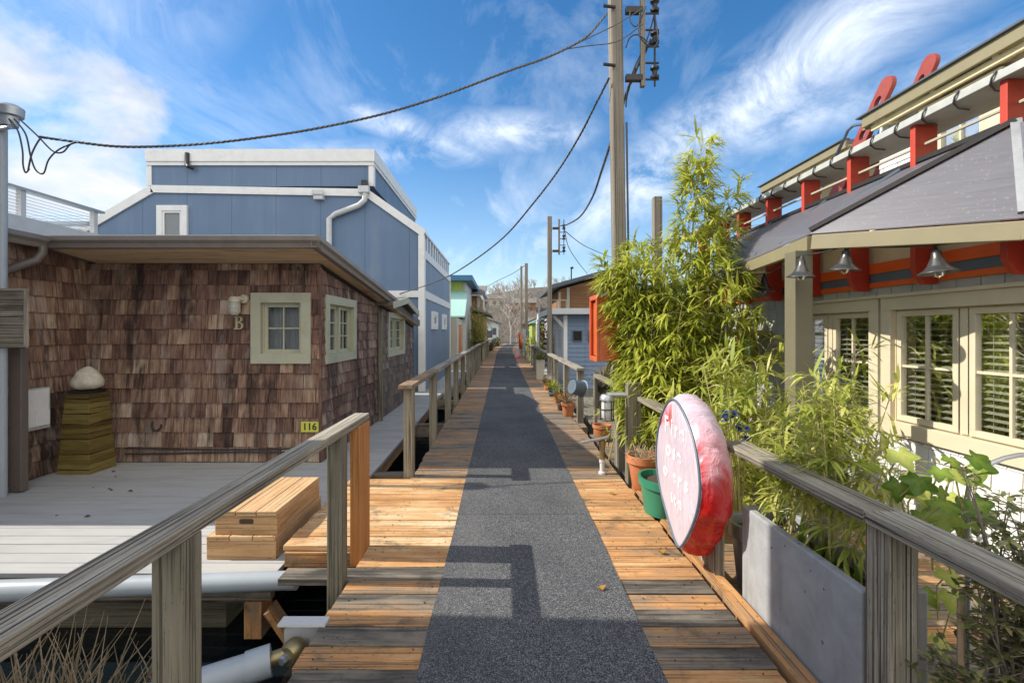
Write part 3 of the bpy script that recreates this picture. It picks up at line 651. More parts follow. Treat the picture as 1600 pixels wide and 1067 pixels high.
# fittings on the shingled house
o=thing('wall_lamp',(-3.30,HY-.02,1.84),'pale jelly jar wall lamp above the letter B on the shingled wall','lamp')
a=MB(); a.lathe([(0,-.0),(.055,.0),(.06,.02),(.05,.045),(0,.05)],(-3.255,HY-.012,1.90),16,Euler((rad(90),0,0)).to_matrix()); a.tube([(-3.255,HY-.05,1.90),(-3.27,HY-.11,1.905),(-3.31,HY-.12,1.90)],.026,10); a.lathe([(0,.02),(.045,.015),(.066,-.01),(.07,-.05),(.05,-.05)],(-3.325,HY-.12,1.91),16); a.build('lamp_body',M['stone'],o,smooth=True)
a=MB(); a.lathe([(.05,.0),(.055,-.05),(.05,-.13),(.03,-.155),(0,-.16)],(-3.325,HY-.12,1.86),16); a.build('jar_glass',M['whitegrey'],o,smooth=True)
a=MB()
for k in range(8):
    q=k*math.pi/4; a.tube([(-3.325+.062*math.cos(q),HY-.12+.062*math.sin(q),1.87),(-3.325+.062*math.cos(q),HY-.12+.062*math.sin(q),1.74),(-3.325+.03*math.cos(q),HY-.12+.03*math.sin(q),1.695)],.0045,5)
for zz in (1.83,1.78,1.735): a.tube([(-3.325+.062*math.cos(t*.3927),HY-.12+.062*math.sin(t*.3927),zz) for t in range(17)],.0045,5)
a.build('cage',M['stone'],o)
# serif letter B built from strokes
o=MB(); bx,bz,s=-3.385,1.52,1.
def bar(x0,x1,z0,z1): o.box(bx+x0,bx+x1,HY-.036,HY-.018,bz+z0,bz+z1,.5)
bar(.022,.048,.0,.165); bar(0,.022,.0,.012); bar(0,.022,.153,.165)
def bowl(cz,ro,ri,xo):
    n=10; a=[]; b=[]
    for k in range(n+1):
        t=-math.pi/2+math.pi*k/n
        a.append((bx+xo+math.cos(t)*ro*1.15,bz+cz+math.sin(t)*ro)); b.append((bx+xo+math.cos(t)*(ro*1.15-.022),bz+cz+math.sin(t)*ri))
    for k in range(n): o.prism([a[k],a[k+1],b[k+1],b[k]],(0,HY-.018,0),(1,0,0),(0,0,1),(0,-.018,0))
    for sgn in (1,-1): 
        z=sorted((cz+sgn*ro,cz+sgn*ri)); bar(.048,xo,z[0],z[1])
bowl(.0435,.0435,.033,.068); bowl(.127,.038,.028,.062)
tag(o.build('house_letter',M['letter'],origin=(bx,HY,bz)),'tan letter B fixed to the brown shingled wall','letter')
def textmesh(s,size,ext=.002,bold=.0):
    c=bpy.data.curves.new('t','FONT'); c.body=s; c.size=size; c.extrude=ext; c.offset=bold; c.align_x='CENTER'; c.align_y='CENTER'
    ob=bpy.data.objects.new('t',c); C.objects.link(ob); dg=bpy.context.evaluated_depsgraph_get()
    me=bpy.data.meshes.new_from_object(ob.evaluated_get(dg)); bpy.data.objects.remove(ob); return me
def textpart(s,size,name,mat,par,m,ext=.002,bold=0.):
    me=textmesh(s,size,ext,bold); me.name=name; me.materials.clear(); me.materials.append(mat)
    ob=bpy.data.objects.new(name,me); C.objects.link(ob); ob.parent=par; ob.matrix_local=Matrix.Translation(-WP[par.name])@m; return ob
o=thing('number_plate',(-2.425,HY-.03,.29),'yellow house number plate reading 116 low on the shingled corner','number plate')
a=MB(); a.box(-2.535,-2.315,HY-.042,HY-.034,.228,.358,.5); a.build('plate',M['yellow'],o,bevel=.002)
textpart('116',.12,'digits',M['textblack'],o,Matrix.Translation((-2.425,HY-.0435,.293))@Matrix.Rotation(rad(90),4,'X'),.0012,.003)
# hook
a=MB(); a.tube([(-4.42,HY-.02,.36),(-4.42,HY-.04,.30),(-4.38,HY-.05,.25),(-4.33,HY-.05,.25),(-4.29,HY-.05,.29),(-4.29,HY-.05,.33)],.011,8)
tag(a.build('wall_hook',M['iron'],smooth=True,origin=(-4.4,HY,.3)),'small dark curved iron hook on the shingled wall','hook')
# cables along the wall foot
for i,(zz,off) in enumerate(((.015,.03),(-.035,.035))):
    a=MB(); a.tube([(x,HY-off+.008*math.sin(x*3+i),zz+.012*math.sin(x*2.2+i*2)) for x in [-4.75+.12*k for k in range(20)]],.011,6)
    tag(a.build('wall_cable',M['cable'],smooth=True,origin=(-3.5,HY,zz)),('upper','lower')[i]+' of two black cables along the foot of the shingled wall','cable','cables along the wall foot')
# pedestal and stone
o=thing('slatted_pedestal',(-4.95,5.65,DZ),'tapered olive gold pedestal of uneven slats in the deck corner','pedestal')
zt=.77; z=DZ; a=MB(); n=16
def ped(z,e=0): 
    t=(z-DZ)/(zt-DZ); hx=.19-.055*t+e; hy=.185-.045*t+e; return hx,hy
for i in range(n):
    z0=DZ+(zt-DZ)*i/n; z1=DZ+(zt-DZ)*(i+1)/n
    e=R.uniform(-.002,.003); k=[R.uniform(-.009,.009) for _ in range(4)]
    pts=[]
    for zz,top in ((z0,0),(z1-.003,1)):
        hx,hy=ped(zz,e if not top else e+.004)
        for j,(sx,sy) in enumerate(((-1,-1),(1,-1),(-1,1),(1,1))): pts.append((-4.95+sx*hx,5.65+sy*hy,zz+(k[j] if 0<i<n-1 or (top and i==0) else 0)))
    a.hexa(pts,R.random(),0)
a.build('slats',M['gold'],o,bevel=.002)
c=MB(); hx,hy=ped(zt); c.box(-4.95-hx+.02,-4.95+hx-.02,5.65-hy+.02,5.65+hy-.02,DZ+.05,zt-.005,.2); c.build('core',M['dark'],o)
c=MB(); c.box(-4.95-hx+.01,-4.95+hx-.01,5.65-hy+.01,5.65+hy-.01,zt+.003,zt+.024,.2); c.build('top_slab',M['iron'],o,bevel=.003)
def lump(c,r,sq,seed,n=14,seg=22,amp=.1):
    rr=random.Random(seed); ph=[(rr.uniform(1,4),rr.uniform(1,4),rr.uniform(0,6)) for _ in range(6)]
    mb=MB(); pts=[]
    for i in range(n+1):
        th=math.pi*i/n
        for k in range(seg):
            a_=2*math.pi*k/seg; d_=V((math.sin(th)*math.cos(a_),math.sin(th)*math.sin(a_),math.cos(th)))
            e=1+amp*sum(math.sin(p*d_.x*2+q*d_.y*2+p*d_.z*2+s_) for p,q,s_ in ph)/3
            x,y_,z_=d_.x*sq[0],d_.y*sq[1],d_.z*sq[2]
            wz=1+.55*max(0,-d_.z)*1-.25*max(0,d_.z)
            pts.append(V(c)+V((x*r*e*wz,y_*r*e*wz,z_*r*e)))
    mb.idx(pts,[(i*seg+k,(i+1)*seg+k,(i+1)*seg+(k+1)%seg,i*seg+(k+1)%seg) for i in range(n) for k in range(seg)])
    return mb
a=lump((-4.92,5.62,.94),.15,(1,.85,.92),5,amp=.035)
v0=zt+.024; a.v=[(x,y_,max(z_,v0)) for x,y_,z_ in a.v]
tag(a.build('stone_ornament',M['stone'],smooth=True,origin=(-4.95,5.65,v0)),'lumpy pale stone ornament on top of the slatted pedestal','ornament')
# meter panel, electrical box, mast
o=thing('meter_board',(-5.16,4.75,1.6),'weathered grey square wooden board in a pale frame by the mast','board')
a=MB(); a.box(-5.06,-4.74,4.70,4.73,1.35,1.90,.3,0); a.build('board',M['rail'],o)
a=MB(); frame(a,(0,4.70,0),(1,0,0),(0,-1,0),-5.08,-4.72,1.33,1.92,.022,-.02,.012); a.build('frame',M['rail'],o)
o=thing('utility_box',(-5.2,5.15,.55),'white electrical box on the shingled wing wall beside the downspout','box')
a=MB(); a.box(-5.25,-5.17,5.07,5.42,.40,.86,.5); a.build('back_box',M['whitegrey'],o,bevel=.01)
a=MB(); a.box(-5.168,-5.13,5.09,5.37,.44,.85,.5); a.build('cover',M['white'],o,bevel=.012)
a=MB(); a.box(-5.128,-5.118,5.20,5.36,.45,.62,.5); a.build('hatch',M['white'],o,bevel=.004)
o=thing('service_mast',(-5.0,4.75,DZ),'pale grey electrical service mast with cap at the left edge','mast')
a=MB(); a.tube([(-5.02,4.75,DZ),(-5.02,4.75,3.62)],.043,16); a.build('mast_tube',M['pvc'],o,smooth=True)
a=MB(); a.lathe([(.05,-.16),(.075,-.15),(.08,-.06),(.11,-.05),(.115,.03),(.08,.06),(0,.075)],(-4.97,4.75,3.70),18,sx=1.3); a.build('mast_cap',M['galv'],o,smooth=True)
a=MB(); a.tube([(-5.0,4.70,3.5),(-4.93,4.68,3.5),(-4.86,4.68,3.51)],.02,8); a.build('clamp',M['galv'],o,smooth=True)
# roof deck behind with cable railing
o=thing('roof_deck_house',(-9,7,DZ),'grey house behind the shingled roof with a cable railed roof deck','house')
a=MB(); a.box(-13,-7.45,6.0,9.0,DZ,2.95,.5); a.build('wall',M['whitegrey'],o)
a=MB(); a.box(-13.1,-7.33,5.2,9.1,2.96,3.25,.5); a.build('roof',M['whitegrey'],o)
for yy in (6.0,7.3,8.6):
    a=MB(); a.box(-7.46,-7.38,yy-.04,yy+.04,3.25,3.66,.5); a.build('post',M['whitegrey'],o)
a=MB(); a.box(-7.5,-7.34,5.2,8.75,3.66,3.70,.5,1); a.box(-11,-7.51,8.55,8.7,3.42,3.48,.5,0); a.build('handrail',M['pvc'],o)
a=MB()
for k in range(7):
    z=3.29+.05*k; a.tube([(-7.42,5.2,z),(-7.42,8.6,z)],.004,5); a.tube([(-7.42,8.62,z),(-11,8.62,z)],.004,5)
a.build('cable_infill',M['galv'],o)

# ================================================================ BLUE HOUSE
BY=13.0; BX=-2.16; B1=19.5
o=thing('blue_house',(-5,BY,DZ),'tall blue house with white trim and boxed roof beyond the shingled house','house')
a=MB(); prof=[(-2.16,DZ),(-2.16,4.20),(-3.78,5.33),(-9.57,5.45),(-11.7,4.2),(-11.7,DZ)]
a.prism(prof,(0,BY,0),(1,0,0),(0,0,1),(0,.2,0)); a.build('front_wall',M['blue'],o)
a=MB(); a.box(-2.36,-2.16,BY+.202,B1,DZ,3.70,.5,1); a.build('side_wall',M['blue2'],o)
a=MB(); a.box(-11.6,-2.3,B1-.1,B1+.1,DZ,4.0,.5); a.build('back_wall',M['blue'],o)
a=MB()
# sloped roofs behind the gable edge
a.hexa([(x,yy,z+dz) for dz in (-.08,.0) for yy in (BY+.202,B1) for x,z in ((-3.78,5.33),(-2.9,4.72))],.5,1)
a.hexa([(x,yy,z+dz) for dz in (-.08,.0) for yy in (BY+.202,B1) for x,z in ((-11.7,4.2),(-9.57,5.45))],.5,1); a.build('roof',M['darkroof'],o)
a=MB(); a.box(-9.7,-3.55,BY-.02,19.3,5.46,6.02,.5); a.build('roof_box',M['blue'],o)
a=MB()   # white trims
def trimline(p,q,wd): a.beam((p[0],BY-.028,p[1]),(q[0],BY-.028,q[1]),.05,wd,.5)
trimline((-11.72,4.14),(-9.6,5.38),.22); trimline((-9.62,5.385),(-3.72,5.28),.2); trimline((-3.74,5.29),(-2.14,4.16),.2)
a.build('rake_trim',M['white'],o)
a=MB(); a.box(-9.74,-3.49,BY-.10,19.34,6.12,6.45,.5); a.box(-9.72,-3.51,BY-.07,19.32,6.02,6.118,.5); a.build('parapet_cap',M['white'],o)
a=MB(); a.box(-9.74,-9.60,BY-.05,BY-.022,5.48,6.018,.5); a.build('corner_trim',M['white'],o)
a=MB(); a.box(-3.66,-3.52,BY-.05,BY-.022,5.46,6.018,.5); a.box(-3.548,-3.52,BY-.02,BY+.12,5.47,6.018,.5); a.build('corner_trim',M['white'],o)
a=MB(); a.box(-2.30,-2.13,BY-.06,BY-.032,DZ,4.12,.5); a.box(-2.158,-2.128,BY-.033,BY+.14,DZ,4.02,.5); a.build('corner_board',M['white'],o)
a=MB(); a.box(-2.158,-2.13,B1-.14,B1,DZ,3.7,.5); a.build('corner_board',M['white'],o)
a=MB(); a.box(-5,-2.302,BY-.045,BY-.002,2.42,2.6,.5); a.box(-2.158,-2.128,BY+.142,B1-.142,2.40,2.62,.5); a.box(-2.158,-2.128,BY+.142,B1-.142,3.50,3.70,.5); a.build('belt_board',M['white'],o)
a=MB(); a.box(-2.36,-2.14,BY+.15,B1,3.702,3.74,.5); a.box(-2.30,-2.16,BY+.15,B1,4.22,4.28,.5)
a.build('balcony_rail',M['white'],o)
for k in range(12):
    yy=BY+.3+k*(B1-BY-.5)/11; b=MB(); b.box(-2.25,-2.18,yy-.06,yy+.06,3.742,4.218,.5); b.build('baluster',M['white'],o)
b=MB(); b.box(-2.21,-2.20,BY+.3,B1-.2,3.76,4.2,.5); b.build('balcony_panel',M['blue2'],o)
window(o,(0,BY,0),(1,0,0),(0,-1,0),-9.45,-8.62,3.9,4.93,M['white'],trim=.15,nx=1,nz=1,inset=-.042,back='flush',trimd=.075)
for (y0,y1,z0,z1) in ((14.4,15.4,1.55,2.1),(16.9,17.8,1.55,2.1)):
    window(o,(BX,0,0),(0,1,0),(1,0,0),y0,y1,z0,z1,M['white'],trim=.12,nx=1,nz=1,inset=-.042,back='flush',trimd=.075)
b=MB(); b.tube([(-3.72,BY-.12,5.3),(-3.75,BY-.12,5.05),(-3.9,BY-.12,4.92),(-4.55,BY-.10,4.68),(-4.72,BY-.1,4.55),(-4.72,BY-.1,2.2)],.075,14); b.build('downspout',M['whitegrey'],o,smooth=True)
b=MB(); b.box(-3.9,-3.62,BY-.22,BY-.06,5.25,5.42,.5); b.build('rain_head',M['whitegrey'],o)
b=MB(); b.box(-3.82,-3.66,BY-.2,BY-.08,5.422,5.58,.5); b.build('scupper',M['black'],o)
b=MB(); b.box(-5.13,-4.88,BY-.15,BY-.003,5.08,5.3,.5); b.box(-5.16,-4.85,BY-.19,BY-.15,5.2,5.32,.5); b.build('wall_vent',M['whitegrey'],o)
b=MB(); b.tube([(-8.57,BY-.12,6.33),(-8.57,BY-.14,6.02),(-8.5,BY-.2,5.95),(-8.42,BY-.1,5.93)],.06,10); b.build('scupper_pipe',M['black'],o,smooth=True)
# ================================================================ RIGHT HOUSE
FX=3.2
o=rh=thing('cream_house',(FX,4,-.2),'cream and sage shingled house with red timber brackets and ledge on the right','house')
wins=[(2.62,3.96),(3.99,5.27)]
Z0=-.3
holes=[(a+.05,b-.05,.68+.05-Z0,1.76-.05-Z0) for a,b in wins]
a=MB(); wallgrid(a,(FX,0,Z0),(0,1,0),(-1,0,0),8.2,2.59,.15,[(x+.06,y-.06,c+.01,d_-.01) for x,y,c,d_ in holes]); a.build('wall',M['cream'],o)
a=MB(); shingles(a,(FX-.001,0,.62),(0,1,0),(-1,0,0),8.2,1.26,.14,(.14,.2),[(x,y,0,c) for x,y,c in ((2.66,3.93,1.1),(4.02,5.24,1.1))],lambda u,v:R.random(),thick=.012); a.build('upper_shingles',M['greyshingle'],o)
a=MB(); shingles(a,(FX-.001,0,Z0),(0,1,0),(-1,0,0),8.2,.95,.155,(.11,.2),[],lambda u,v:R.random(),thick=.012); a.build('lower_shingles',M['whiteshingle'],o)
for (u0,u1) in wins:
    window(o,(FX,0,0),(0,1,0),(-1,0,0),u0,u1,.66,1.77,M['creamtrim'],trim=.10,sashes=2,nx=2,nz=2,inset=.015,back=None,trimd=.04,blind=True,depth=.45,bot=.11)
a=MB()
for u0,u1 in wins: a.box(FX-.06,FX-.042,u0-.02,u1+.02,1.772,1.80,.5,1)
a.build('window_head',M['creamtrim'],o,bevel=.003)
# red and blue bands
a=MB(); a.box(FX-.03,FX-.002,0,8.2,1.865,1.91,.5,1); a.box(FX-.03,FX-.002,0,8.2,1.985,2.07,.5,1); a.build('red_band',M['orange'],o,bevel=.003)
a=MB(); a.box(FX-.02,FX-.002,0,8.2,1.911,1.984,.5,1); a.build('blue_band',M['slate'],o)
# red bracket planks that carry the ledge
for yy in (2.20,2.84,3.47,4.11,4.74,5.39,6.05,6.62,7.25):
    b=MB(); b.prism([(.0,1.93),(.0,3.0),(.165,3.0),(.165,1.84),(.07,1.84)],(FX-.165-.0305,yy-.022,0),(1,0,0),(0,0,1),(0,.044,0)); b.build('bracket',M['red'],o,bevel=.003)
a=MB(); a.box(FX-.23,FX+.14,0,8.0,3.002,3.055,.5,1); a.build('ledge',M['rope'],o,bevel=.004)
# string of rope lights wound round the ledge
for k in range(26):
    yy=1.9+k*.235
    b=MB(); b.tube([(FX-.235,yy,3.062),(FX-.243,yy+.02,3.03),(FX-.235,yy+.04,2.998),(FX-.15,yy+.09,2.985),(FX-.05,yy+.12,2.99)],.006,5); b.build('rope_light_loop',M['cable'],o)
for zz in (2.86,2.72):
    b=MB(); b.tube([(FX-.12,.5,zz),(FX-.12,8,zz)],.011,6); b.build('balcony_cable',M['beige'],o,smooth=True)
# roof deck floor and the upper storey set back
a=MB(); a.box(FX-.02,8,0,8.2,3.2-.9,2.36,.5); a.build('deck_floor',M['roofing'],o)
UX=3.72
a=MB(); a.box(UX,8.5,0,4.66,2.37,3.72,.5); a.build('upper_wall',M['cream'],o)
a=MB(); shingles(a,(UX-.001,4.21,2.38),(0,1,0),(-1,0,0),.45,1.3,.14,(.12,.2),[],lambda u,v:R.random(),thick=.012); a.build('upper_shingles',M['whiteshingle'],o)
window(o,(UX-.06,0,0),(0,1,0),(-1,0,0),3.40,4.08,2.45,3.40,M['creamtrim'],trim=.13,nx=2,nz=2,inset=-.042,back='flush',trimd=.075)
a=MB(); a.box(UX-.058,UX-.002,0,4.2,2.38,3.5,.5); a.build('upper_panel',M['creamtrim'],o)
def roofslab(par,x0,x1,y0,y1,z,pitch,th=.06):
    a=MB(); a.hexa([(x,yy,z+(x-x0)*pitch+dz) for dz in (0,th) for yy in (y0,y1) for x in (x0,x1)],.5,1); a.build('roof',M['roofing'],par)
    a=MB(); a.hexa([(x,yy,z+dz) for dz in (-.035,th+.005) for yy in (y0,y1) for x in (x0-.03,x0-.001)],.5,1); a.hexa([(x,yy,z+(x-x0)*pitch+dz) for dz in (-.05,th+.005) for yy in (y1+.001,y1+.03) for x in (x0,x1)],.5,0); a.build('fascia',M['olive'],par,bevel=.003)
    a=MB(); a.hexa([(x,yy,z+dz) for dz in (th+.007,th+.022) for yy in (y0,y1+.05) for x in (x0-.055,x0+.03)],.5,1); a.build('drip_edge',M['darkroof'],par)
    a=MB(); a.hexa([(x,yy,z+dz) for dz in (-.085,-.037) for yy in (y0,y1-.05) for x in (x0+.02,x0+.05)],.5,1); a.build('sub_fascia',M['cream'],par)
    a=MB()
    yy=y0+.2
    while yy<y1-.1:
        a.beam((x0+.02,yy,z-.045),(x0+1.6,yy,z-.045+1.58*pitch),.045,.085,.5); yy+=.5
    a.hexa([(x,yy,z+(x-x0)*pitch+dz) for dz in (-.012,-.002) for yy in (y0,y1) for x in (x0,x1)],.5,0)
    a.build('rafters',M['cream'],par)
roofslab(o,3.52,8,.2,4.60,3.50,.22)
a=MB(); a.box(4.75,8.5,5.85,7.3,2.37,3.9,.5); a.build('upper_wall',M['cream'],o)
roofslab(o,4.2,8.2,5.76,7.66,3.76,.18)

# roof ladder with red stringers on the roof deck
o=thing('roof_ladder',(4.0,5.5,2.4),'red boarding ladder with two rounded holed stringers and dark handrails above the roof ledge','ladder')
def stringer(x,b0,t0):
    b0=V(b0);t0=V(t0); d_=(t0-b0); L=d_.length; d_.normalize(); n_=V((1,0,0)).cross(d_).normalized(); hw=.085
    # outline with rounded top and two slots: built as strips between slot edges
    mb=MB(); th=V((.045,0,0))
    def q(poly): mb.prism(poly,b0,n_,d_,th)
    top=[(hw*math.cos(t),L-hw+hw*math.sin(t)) for t in [math.pi*k/10 for k in range(11)]]
    s=[L-.30,L-.18,L-.62,L-.50]
    q([(-hw,0),(hw,0),(hw,s[2]),(-hw,s[2])])
    for a_,b_ in ((s[2],s[3]),(s[0],s[1])):
        n=6; r=.038
        for sg in (1,-1):
            arc=[(sg*r*math.sin(math.pi*k/n), a_+(b_-a_)*(.5-.5*math.cos(math.pi*k/n))) for k in range(n+1)]
            q(([(sg*hw,a_)]+arc+[(sg*hw,b_)]) if sg<0 else ([(sg*hw,b_)]+arc[::-1]+[(sg*hw,a_)]))
    q([(-hw,s[3]),(hw,s[3]),(hw,s[0]),(-hw,s[0])])
    q([(-hw,s[1]),(hw,s[1])]+[(hw,L-hw)]+top[1:-1]+[(-hw,L-hw)])
    return mb
A0,A1=(3.78,5.75,2.62),(3.86,4.72,4.04); B0,B1_=(4.24,5.75,2.66),(4.27,4.70,4.25)
stringer(0,A0,A1).build('stringer',M['ladderred'],o); stringer(0,B0,B1_).build('stringer',M['ladderred'],o)
for k in range(6):
    t=.04+.105*k; p=V(A0).lerp(V(A1),t); q=V(B0).lerp(V(B1_),t)
    b=MB(); b.beam(p+V((.046,0,0)),q,.14,.03,.5,up=(0,.4,1)); b.build('rung',M['ladderred'],o)
for (p,q,nm) in ((A0,A1,0),(B0,B1_,1)):
    p=V(p);q=V(q); off=V((.02,.26,.12)); b=MB(); b.tube([p.lerp(q,.18),p.lerp(q,.2)+off*.8,p.lerp(q,.25)+off,p.lerp(q,.70)+off,p.lerp(q,.73)+off*.8,p.lerp(q,.75)],.017,8); b.build('handrail',M['slate'],o,smooth=True)

# awning (lean-to with hip end of grey sheet)
o=thing('awning',(2.26,3.62,0),'olive framed lean-to awning with grey translucent roof sheets on the right house','awning')
K0=V((2.32,3.57,2.215)); K1=V((2.70,6.0,2.20)); K2=V((2.863,2.60,2.104)); T0=V((3.035,2.80,2.70)); T1=V((3.035,6.4,2.68))
def sheet(pts,name,th=.014):
    mb=MB(); n=(V(pts[1])-V(pts[0])).cross(V(pts[2])-V(pts[0])).normalized(); n=n if n.z>0 else -n
    e1=(V(pts[1])-V(pts[0])).normalized(); e2=n.cross(e1)
    uv=[((V(p)-V(pts[0])).dot(e1),(V(p)-V(pts[0])).dot(e2)) for p in pts]
    a=[V(p) for p in pts]; b=[p+n*th for p in a]; k=len(pts)
    mb.idx(a+b,[tuple(range(k))[::-1],tuple(range(k,2*k))]+[(i,(i+1)%k,k+(i+1)%k,k+i) for i in range(k)],[uv[::-1],uv]+[[(0,0),(1,0),(1,.01),(0,.01)]]*k)
    return mb.build(name,M['poly'],o)
up=V((0,0,.01))
sheet([K0+up,K1+up,T1+up,T0+up],'roof_sheet'); sheet([K2+up,K0+up,T0+up],'roof_sheet')
K3=V((3.05,1.2,2.104)); sheet([K3+up,K2+up,T0+up,V((3.16,1.2,2.7))+up],'roof_sheet')
for p,q in ((K0,T0),(K2,T0)):
    b=MB(); b.beam(p+V((0,0,.045)),q+V((0,0,.045)),.05,.03,.5); b.build('hip_strip',M['iron'] if p is K0 else M['galv'],o)
for t in (.22,.45,.7,.95):
    b=MB(); b.beam(K0.lerp(K1,t)+V((0,0,.04)),T0.lerp(T1,t)+V((0,0,.04)),.035,.02,.5); b.build('glazing_bar',M['slate'],o)
b=MB(); b.beam(T0+V((0,0,.04)),T1+V((0,0,.04)),.05,.03,.5); b.build('ridge_flashing',M['iron'],o)
def eav(p,q): 
    b=MB(); b.beam(p+V((0,0,-.055)),q+V((0,0,-.055)),.05,.105,.5); b.build('eave_beam',M['olive'],o,bevel=.004)
eav(K0,K1); eav(K0+V((.0,-.03,0)),K2); eav(K2,K3)
for t in (.3,.62,.95):
    b=MB(); p=K0.lerp(K1,t)+V((.03,0,-.05)); q=V((FX-.04,p.y+.2,2.52)); b.beam(p,q,.04,.08,.4); b.build('rafter',M['olive'],o)
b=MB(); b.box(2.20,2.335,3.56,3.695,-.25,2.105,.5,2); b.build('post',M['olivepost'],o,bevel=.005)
b=MB(); b.box(2.62,2.75,5.95,6.08,-.25,2.09,.5,2); b.build('post',M['olive'],o,bevel=.005)
# bell lamps on a wire under the eave
def belllamp(x,y,z,s,label,tilt=0):
    o=thing('bell_lamp',(x,y,z),label,'lamp','bell shaped lamps under the awning')
    m=Euler((tilt,tilt*.5,0)).to_matrix()
    a=MB(); a.lathe([(.018*s,.115*s),(.03*s,.11*s),(.034*s,.06*s),(.045*s,.045*s),(.062*s,.0*s),(.085*s,-.03*s),(.125*s,-.055*s),(.128*s,-.062*s),(.08*s,-.036*s),(.05*s,-.01*s),(.03*s,.03*s)],(x,y,z),24,m); a.build('shade',M['lampmetal'],o,smooth=True)
    a=MB(); a.lathe([(.0,.15*s),(.012*s,.148*s),(.02*s,.115*s),(.0,.114*s)],(x,y,z),10,m); a.build('socket',M['iron'],o,smooth=True)
    a=MB(); a.lathe([(.02*s,.02*s),(.04*s,-.025*s),(.042*s,-.055*s),(.03*s,-.085*s),(0,-.097*s)],(x,y,z),16,m); a.build('bulb',M['lampglass'],o,smooth=True)
LP=[((2.72,2.96,1.91),.82,'large bell shaped zinc lamp with clear bulb, nearest under the awning'),((2.46,3.40,1.985),.8,'bell shaped zinc lamp under the awning to the right of its post'),((2.17,3.44,1.935),.74,'tilted bell shaped lamp right in front of the awning post'),((2.87,5.2,1.99),.9,'bell shaped lamp just beyond the awning post, left of it'),((2.95,6.05,2.08),.85,'small far bell shaped lamp next to the bamboo top'),((2.78,6.3,2.1),.8,'half hidden bell shaped lamp, farthest under the awning')]
for (p,s_,lb) in LP: belllamp(*p,s_,lb,R.uniform(-.12,.12))
wp=[V((3.5,2.6,2.13))]+[V(p)+V((0,0,.155*s_)) for p,s_,_ in LP]; pts=[]
for i in range(len(wp)-1):
    for k in range(6):
        t=k/6; q=wp[i].lerp(wp[i+1],t); q.z-=.012*math.sin(math.pi*t); pts.append(q)
pts.append(wp[-1]); a=MB(); a.tube(pts,.006,6); tag(a.build('lamp_wire',M['cable'],smooth=True,origin=wp[2]),'thin black wire that carries the bell lamps under the awning','wire')
# brass lantern and oval wooden ring on the wall
o=thing('wall_lantern',(3.02,6.0,1.6),'weathered brass ship lantern on the sage shingled wall beside the bamboo','lantern')
a=MB(); c=(2.94,5.75,1.60); a.lathe([(.0,-.10),(.095,-.10),(.095,-.075),(.08,-.07)],c,18); a.lathe([(.085,.05),(.1,.06),(.09,.09),(.05,.12),(.055,.15),(.02,.17),(0,.17)],c,18); a.build('lantern_body',M['brass'],o,smooth=True)
a=MB(); a.lathe([(.075,-.07),(.082,-.01),(.075,.05)],c,18); a.build('lens',M['lampmetal'],o,smooth=True)
a=MB()
for zz in (-.03,.02): a.lathe([(.09,zz-.006),(.098,zz),(.09,zz+.006)],c,18)
a.box(2.95,3.2,5.73,5.77,1.49,1.51,.5); a.box(2.6,3.2,5.6,5.9,1.44,1.488,.5); a.build('cage',M['brass'],o)
o=thing('oval_ring',(3.1,5.9,1.3),'round wooden ring frame on the wall behind the bamboo','ring frame')
a=MB(); ring=[(.19*math.cos(t),.19*math.sin(t)) for t in [2*math.pi*k/28 for k in range(29)]]; a.tube([(3.06,5.95+y_,1.28+z_) for y_,z_ in ring],.04,10,caps=False); a.build('ring',wood('varnished_wood',[(0,(.12,.04,.015)),(.5,(.32,.12,.035)),(1,(.5,.24,.08))],rough=.3),o,smooth=True)
a=MB(); a.lathe([(.0,0),(.16,0),(.16,.01),(0,.01)],(3.075,5.95,1.28),24,Matrix.Rotation(rad(90),3,'Y')); a.build('panel',M['greenpot'],o)

# ledge of the right house by the dock: planted side deck
a=MB(); y=-.5
while y<7.4:
    a.box(1.36,3.19,y,y+.14,-.16,-.12+R.uniform(-.002,.002),R.uniform(.2,.6),0); y+=.148
structure(a,'side_deck',M['plank'],bevel=.003)
# ================================================================ HOSE REEL COVER
o=thing('hose_reel_cover',(1.2,3.0,.55),'faded red and white vinyl fire hose cover hung on the right railing','hose cover')
def outline(t):     # oval with a flatter top and a pointed bottom, in (along, up)
    a_=.39*math.cos(t); b_=.465*math.sin(t)
    if b_<0: a_*=1-.55*(-b_/.465)**1.7
    else: a_*=1-.25*(b_/.465)**3
    return a_,b_
nseg=96; cx,cy,cz=1.11,3.03,.60
tiltx=.16; yaw=rad(-.5)
m3=Matrix.Rotation(yaw,3,'Z')@Matrix.Rotation(rad(-6),3,'X')
prof=[(0,.0,0),(.12,.0,0),(.24,0,0),(.36,0,0),(.48,.0,0),(.6,0,0),(.72,0,0),(.84,.0,0),(.92,0,0),(.97,.0,.0),(1.0,.006,0),(1.04,.04,0),(1.05,.095,0),(1.02,.155,0),(.92,.195,0),(.5,.21,0),(0,.21,0)]
NF=9
def bulge(u,v):
    return -.012*max(0,1-((u/.39)**2+(v/.465)**2))**.5+.0035*math.sin(u*21+v*5)+.003*math.sin(v*13-u*9)
mb=MB(); pts=[]; rr=random.Random(3); ph=[rr.uniform(0,6.28) for _ in range(8)]
